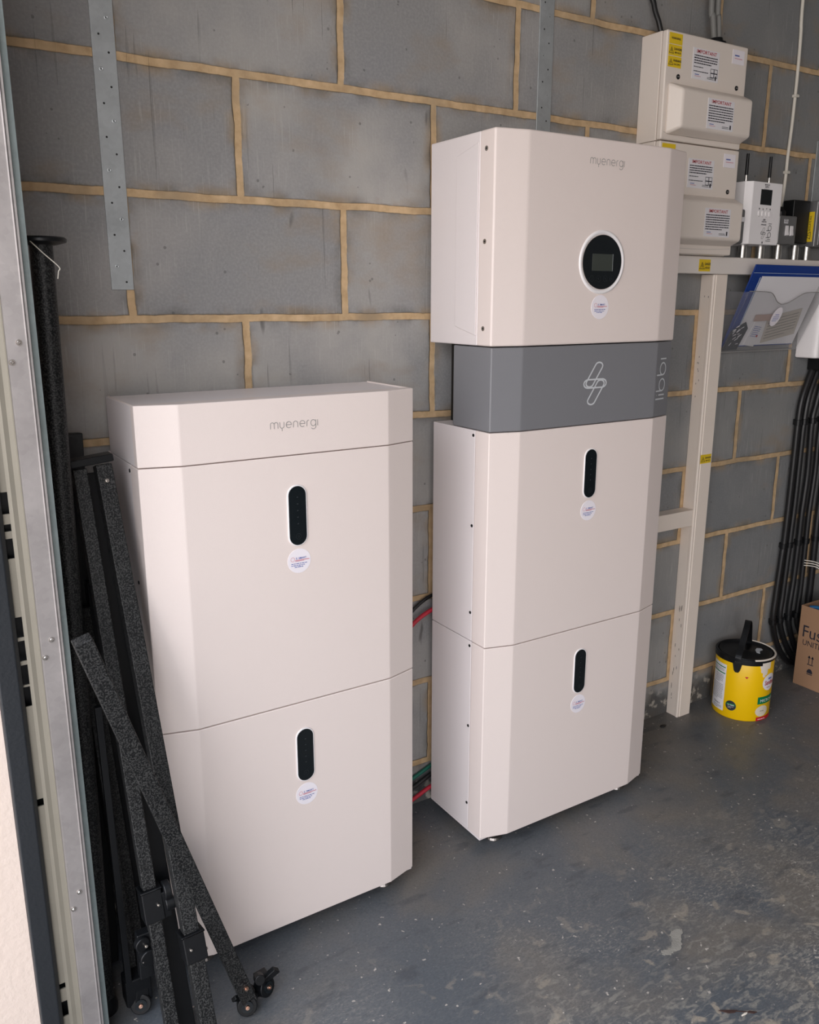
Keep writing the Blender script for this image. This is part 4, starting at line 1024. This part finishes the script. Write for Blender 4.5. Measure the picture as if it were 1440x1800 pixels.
# small knob cluster on the left of tube
k_ = Vector((-.612, -.362, .205)); b = B(); cyl(b, k_, k_ + V(.002, -.012, .0), .013, 20); cyl(b, k_ + V(.008, 0, -.028), k_ + V(.010, -.016, -.028), .016, 20); box(b, k_.x - .006, k_.x + .022, k_.y - .004, k_.y + .014, k_.z - .075, k_.z + .015)
o = obj('hinge_knuckle', b, BLACKP, t, bevel=.002, sharp=50); bolt(o, k_ + V(.006, -.013, -.002), (0, -1, .2), .0032); bolt(o, k_ + V(-.002, -.013, -.030), (0, -1, .2), .0030)

t = thing('leaning_pole', 'square black pole crossing in front of the other poles, clawed clamp on its foot', 'pole', (-.43, -.385, 0))
D0, D1 = (-.437, -.396, .022), (-.669, -.428, .799)
sq_tube(t, D0, D1, .0275)
dD = (Vector(D1) - Vector(D0)).normalized()
bolt(t, lerp(D0, D1, .048) + V(.002, -.0155, .006), (0, -1, .25), .0048, COPPER)
# clawed clamp foot: two jaws, each a pair of thick discs with a bolt
def claw(parent, c, sgn):
    c = Vector(c)
    ax = V(.35 * sgn + .1, -.9, .25).normalized()
    b = B(); cyl(b, c - ax * .011, c + ax * .011, .0185, 26); bar(b, c, c + V(-.004 * sgn, .004, .030), .024, .018); obj('claw_jaw', b, BLACKP, parent, bevel=.002, sharp=50)
    b = B(); cyl(b, c + ax * .011, c + ax * .0135, .0105, 22); o = obj('jaw_cap', b, BLACKG, parent)
    bolt(o, c + ax * .0135, ax, .0045, COPPER)
claw(t, (-.442, -.400, .019), -1); claw(t, (-.402, -.385, .026), 1)
b = B(); bar(b, (-.448, -.392, .030), (-.466, -.398, .040), .012, .008); bar(b, (-.400, -.385, .040), (-.378, -.392, .058), .020, .010); cyl(b, (-.412, -.385, .052), (-.414, -.400, .056), .010, 18); bar(b, (-.438, -.385, .016), (-.404, -.378, .020), .020, .020)
obj('claw_finger', b, BLACKP, t, bevel=.003, sharp=50)
b = B(); tube(b, smooth([(-.514, -.414, .318), (-.509, -.416, .300), (-.515, -.418, .292), (-.523, -.417, .287)]), .0012, 6); obj('cable_tie', b, WCAB, t)

# foot clamp at the left and its two thin rods
t = thing('rod_pair', 'pair of thin black rods in a clamped foot, left of the hammered frame', 'pole', (-.608, -.285, 0))
b = B(); bar(b, (-.607, -.262, .03), (-.626, -.190, .67), .012, .012); obj('rod', b, HAM, t, bevel=.001)
b = B(); bar(b, (-.624, -.292, .02), (-.630, -.285, .62), .011, .011); obj('rod', b, BLACKP, t, bevel=.001)
claw(t, (-.606, -.292, .019), -1)
b = B(); box(b, -.632, -.585, -.297, -.262, .02, .075); obj('foot_block', b, BLACKP, t, bevel=.003)
bolt(t, (-.604, -.291, .058), (0, -1, .2), .0042, CHROME)

t = thing('leaning_pole', 'plain square black pole standing in the middle of the bundle, lit along one edge', 'pole', (-.58, -.36, 0))
sq_tube(t, (-.553, -.375, 0), (-.586, -.135, .985), .036, BLACKP)
t = thing('leaning_pole', 'square black pole with a shorter cut top, left of the crossing pole', 'pole', (-.62, -.30, 0))
sq_tube(t, (-.588, -.200, 0), (-.612, -.105, .735), .032, HAM)
t = thing('leaning_pole', 'square black pole whose top rises behind the folded frame by the wall', 'pole', (-.60, -.16, 0))
sq_tube(t, (-.628, -.130, 0), (-.586, -.048, 1.045), .032, BLACKP)
b = B(); cyl(b, (-.5905, -.053, 1.03), (-.589, -.066, 1.03), .010, 16); obj('knob', b, BLACKP, t)
t = thing('leaning_pole', 'narrow black pole pressed behind the two thin rods', 'pole', (-.65, -.20, 0))
sq_tube(t, (-.660, -.080, 0), (-.650, -.045, .80), .040, BLACKP)

t = thing('leaning_pole', 'short slim black pole hidden deepest in the bundle beside the left stack', 'pole', (-.57, -.14, 0))
sq_tube(t, (-.568, -.145, 0), (-.583, -.100, .78), .028, BLACKP)

# round black pole with a disc top
t = thing('round_pole', 'round black pole with a flat disc on top standing behind the guide rail', 'pole', (-.66, -.255, 0))
b = B(); tube(b, [lerp((-.662, -.255, 0), (-.640, -.252, 1.361), k / 20) for k in range(21)], .0165, 20); obj('shaft', b, HAM, t, sharp=80)
b = B(); lathe(b, (-.640, -.252, 1.357), [(0, 0), (.022, 0), (.036, .004), (.037, .008), (.034, .011), (0, .013)], 40); obj('disc_top', b, BLACKP, t, sharp=60)
b = B(); lathe(b, (-.662, -.255, 0), [(0, 0), (.022, 0), (.022, .012), (.0165, .03)], 24); obj('foot', b, BLACKP, t, sharp=60)
b = B(); tube(b, smooth([(-.668, -.270, 1.372), (-.646, -.290, 1.345), (-.625, -.290, 1.325), (-.626, -.290, 1.318), (-.6275, -.288, 1.308)]), .0009, 6); obj('cable_tie', b, WCAB, t)
# ------------------------------------------------------------------ litter on the floor
def crumb(name, c, s, m, label, cat, seed):
    random.seed(seed); b = B(); bmesh.ops.create_icosphere(b, subdivisions=2, radius=1)
    for v in b.verts: v.co = Vector((c[0] + v.co.x * s[0] * random.uniform(.7, 1.2), c[1] + v.co.y * s[1] * random.uniform(.7, 1.2), max(0.0003, s[2] + v.co.z * s[2])))
    tag(obj(name, b, m, sharp=50), label, cat)
crumb('rubber_scrap', (1.048, -.062, 0), (.012, .007, .003), DARK, 'small black scrap on the floor before the upright trunking', 'debris', 1)
b = B(); prism(b, [(.298, -.862, .0004), (.306, -.866, .0004), (.316, -.872, .0004), (.328, -.880, .0004), (.320, -.881, .0004), (.309, -.876, .0004), (.303, -.868, .0004)], (0, 0, .0015)); prism(b, [(.338, -.892, .0004), (.346, -.893, .0004), (.356, -.902, .0004), (.348, -.901, .0004)], (0, 0, .0015)); bar(b, (.322, -.879, .0018), (.342, -.894, .0018), .0012, .0012)
tag(obj('dry_leaf', b, mat('dry_leaf_brown', (.05, .025, .02), .7)), 'dark shrivelled leaf on the floor near the bottom edge', 'leaf')
crumb('wood_splinter', (.332, -.893, 0), (.008, .002, .0015), SPILL, 'pale splinter beside the dark shrivelled leaf', 'debris', 3)
b = B(); random.seed(11)
q = [(-.040, -.006), (-.034, .002), (-.020, -.002), (-.008, .000), (.004, .010), (.010, .024), (.020, .030), (.036, .026), (.040, .018), (.030, .010), (.018, .000), (.008, -.012), (-.006, -.016), (-.016, -.014), (-.030, -.016)]
qq = []
for i in range(len(q)):
    for k in range(4):
        a, c = q[i], q[(i + 1) % len(q)]; tt = k / 4
        qq.append((a[0] + (c[0] - a[0]) * tt + random.uniform(-.0022, .0022), a[1] + (c[1] - a[1]) * tt + random.uniform(-.0022, .0022)))
q = qq
prism(b, [(.362 + x * 1.1, -.704 + y, 0.0002) for x, y in q], (0, 0, .0007)); tag(obj('paint_flake', b, mat('scraped_pale_patch', (.30, .285, .25), .8, bump=1, scale=300, vary=.5)), 'pale scraped paint patch on the dark floor', 'paint mark')
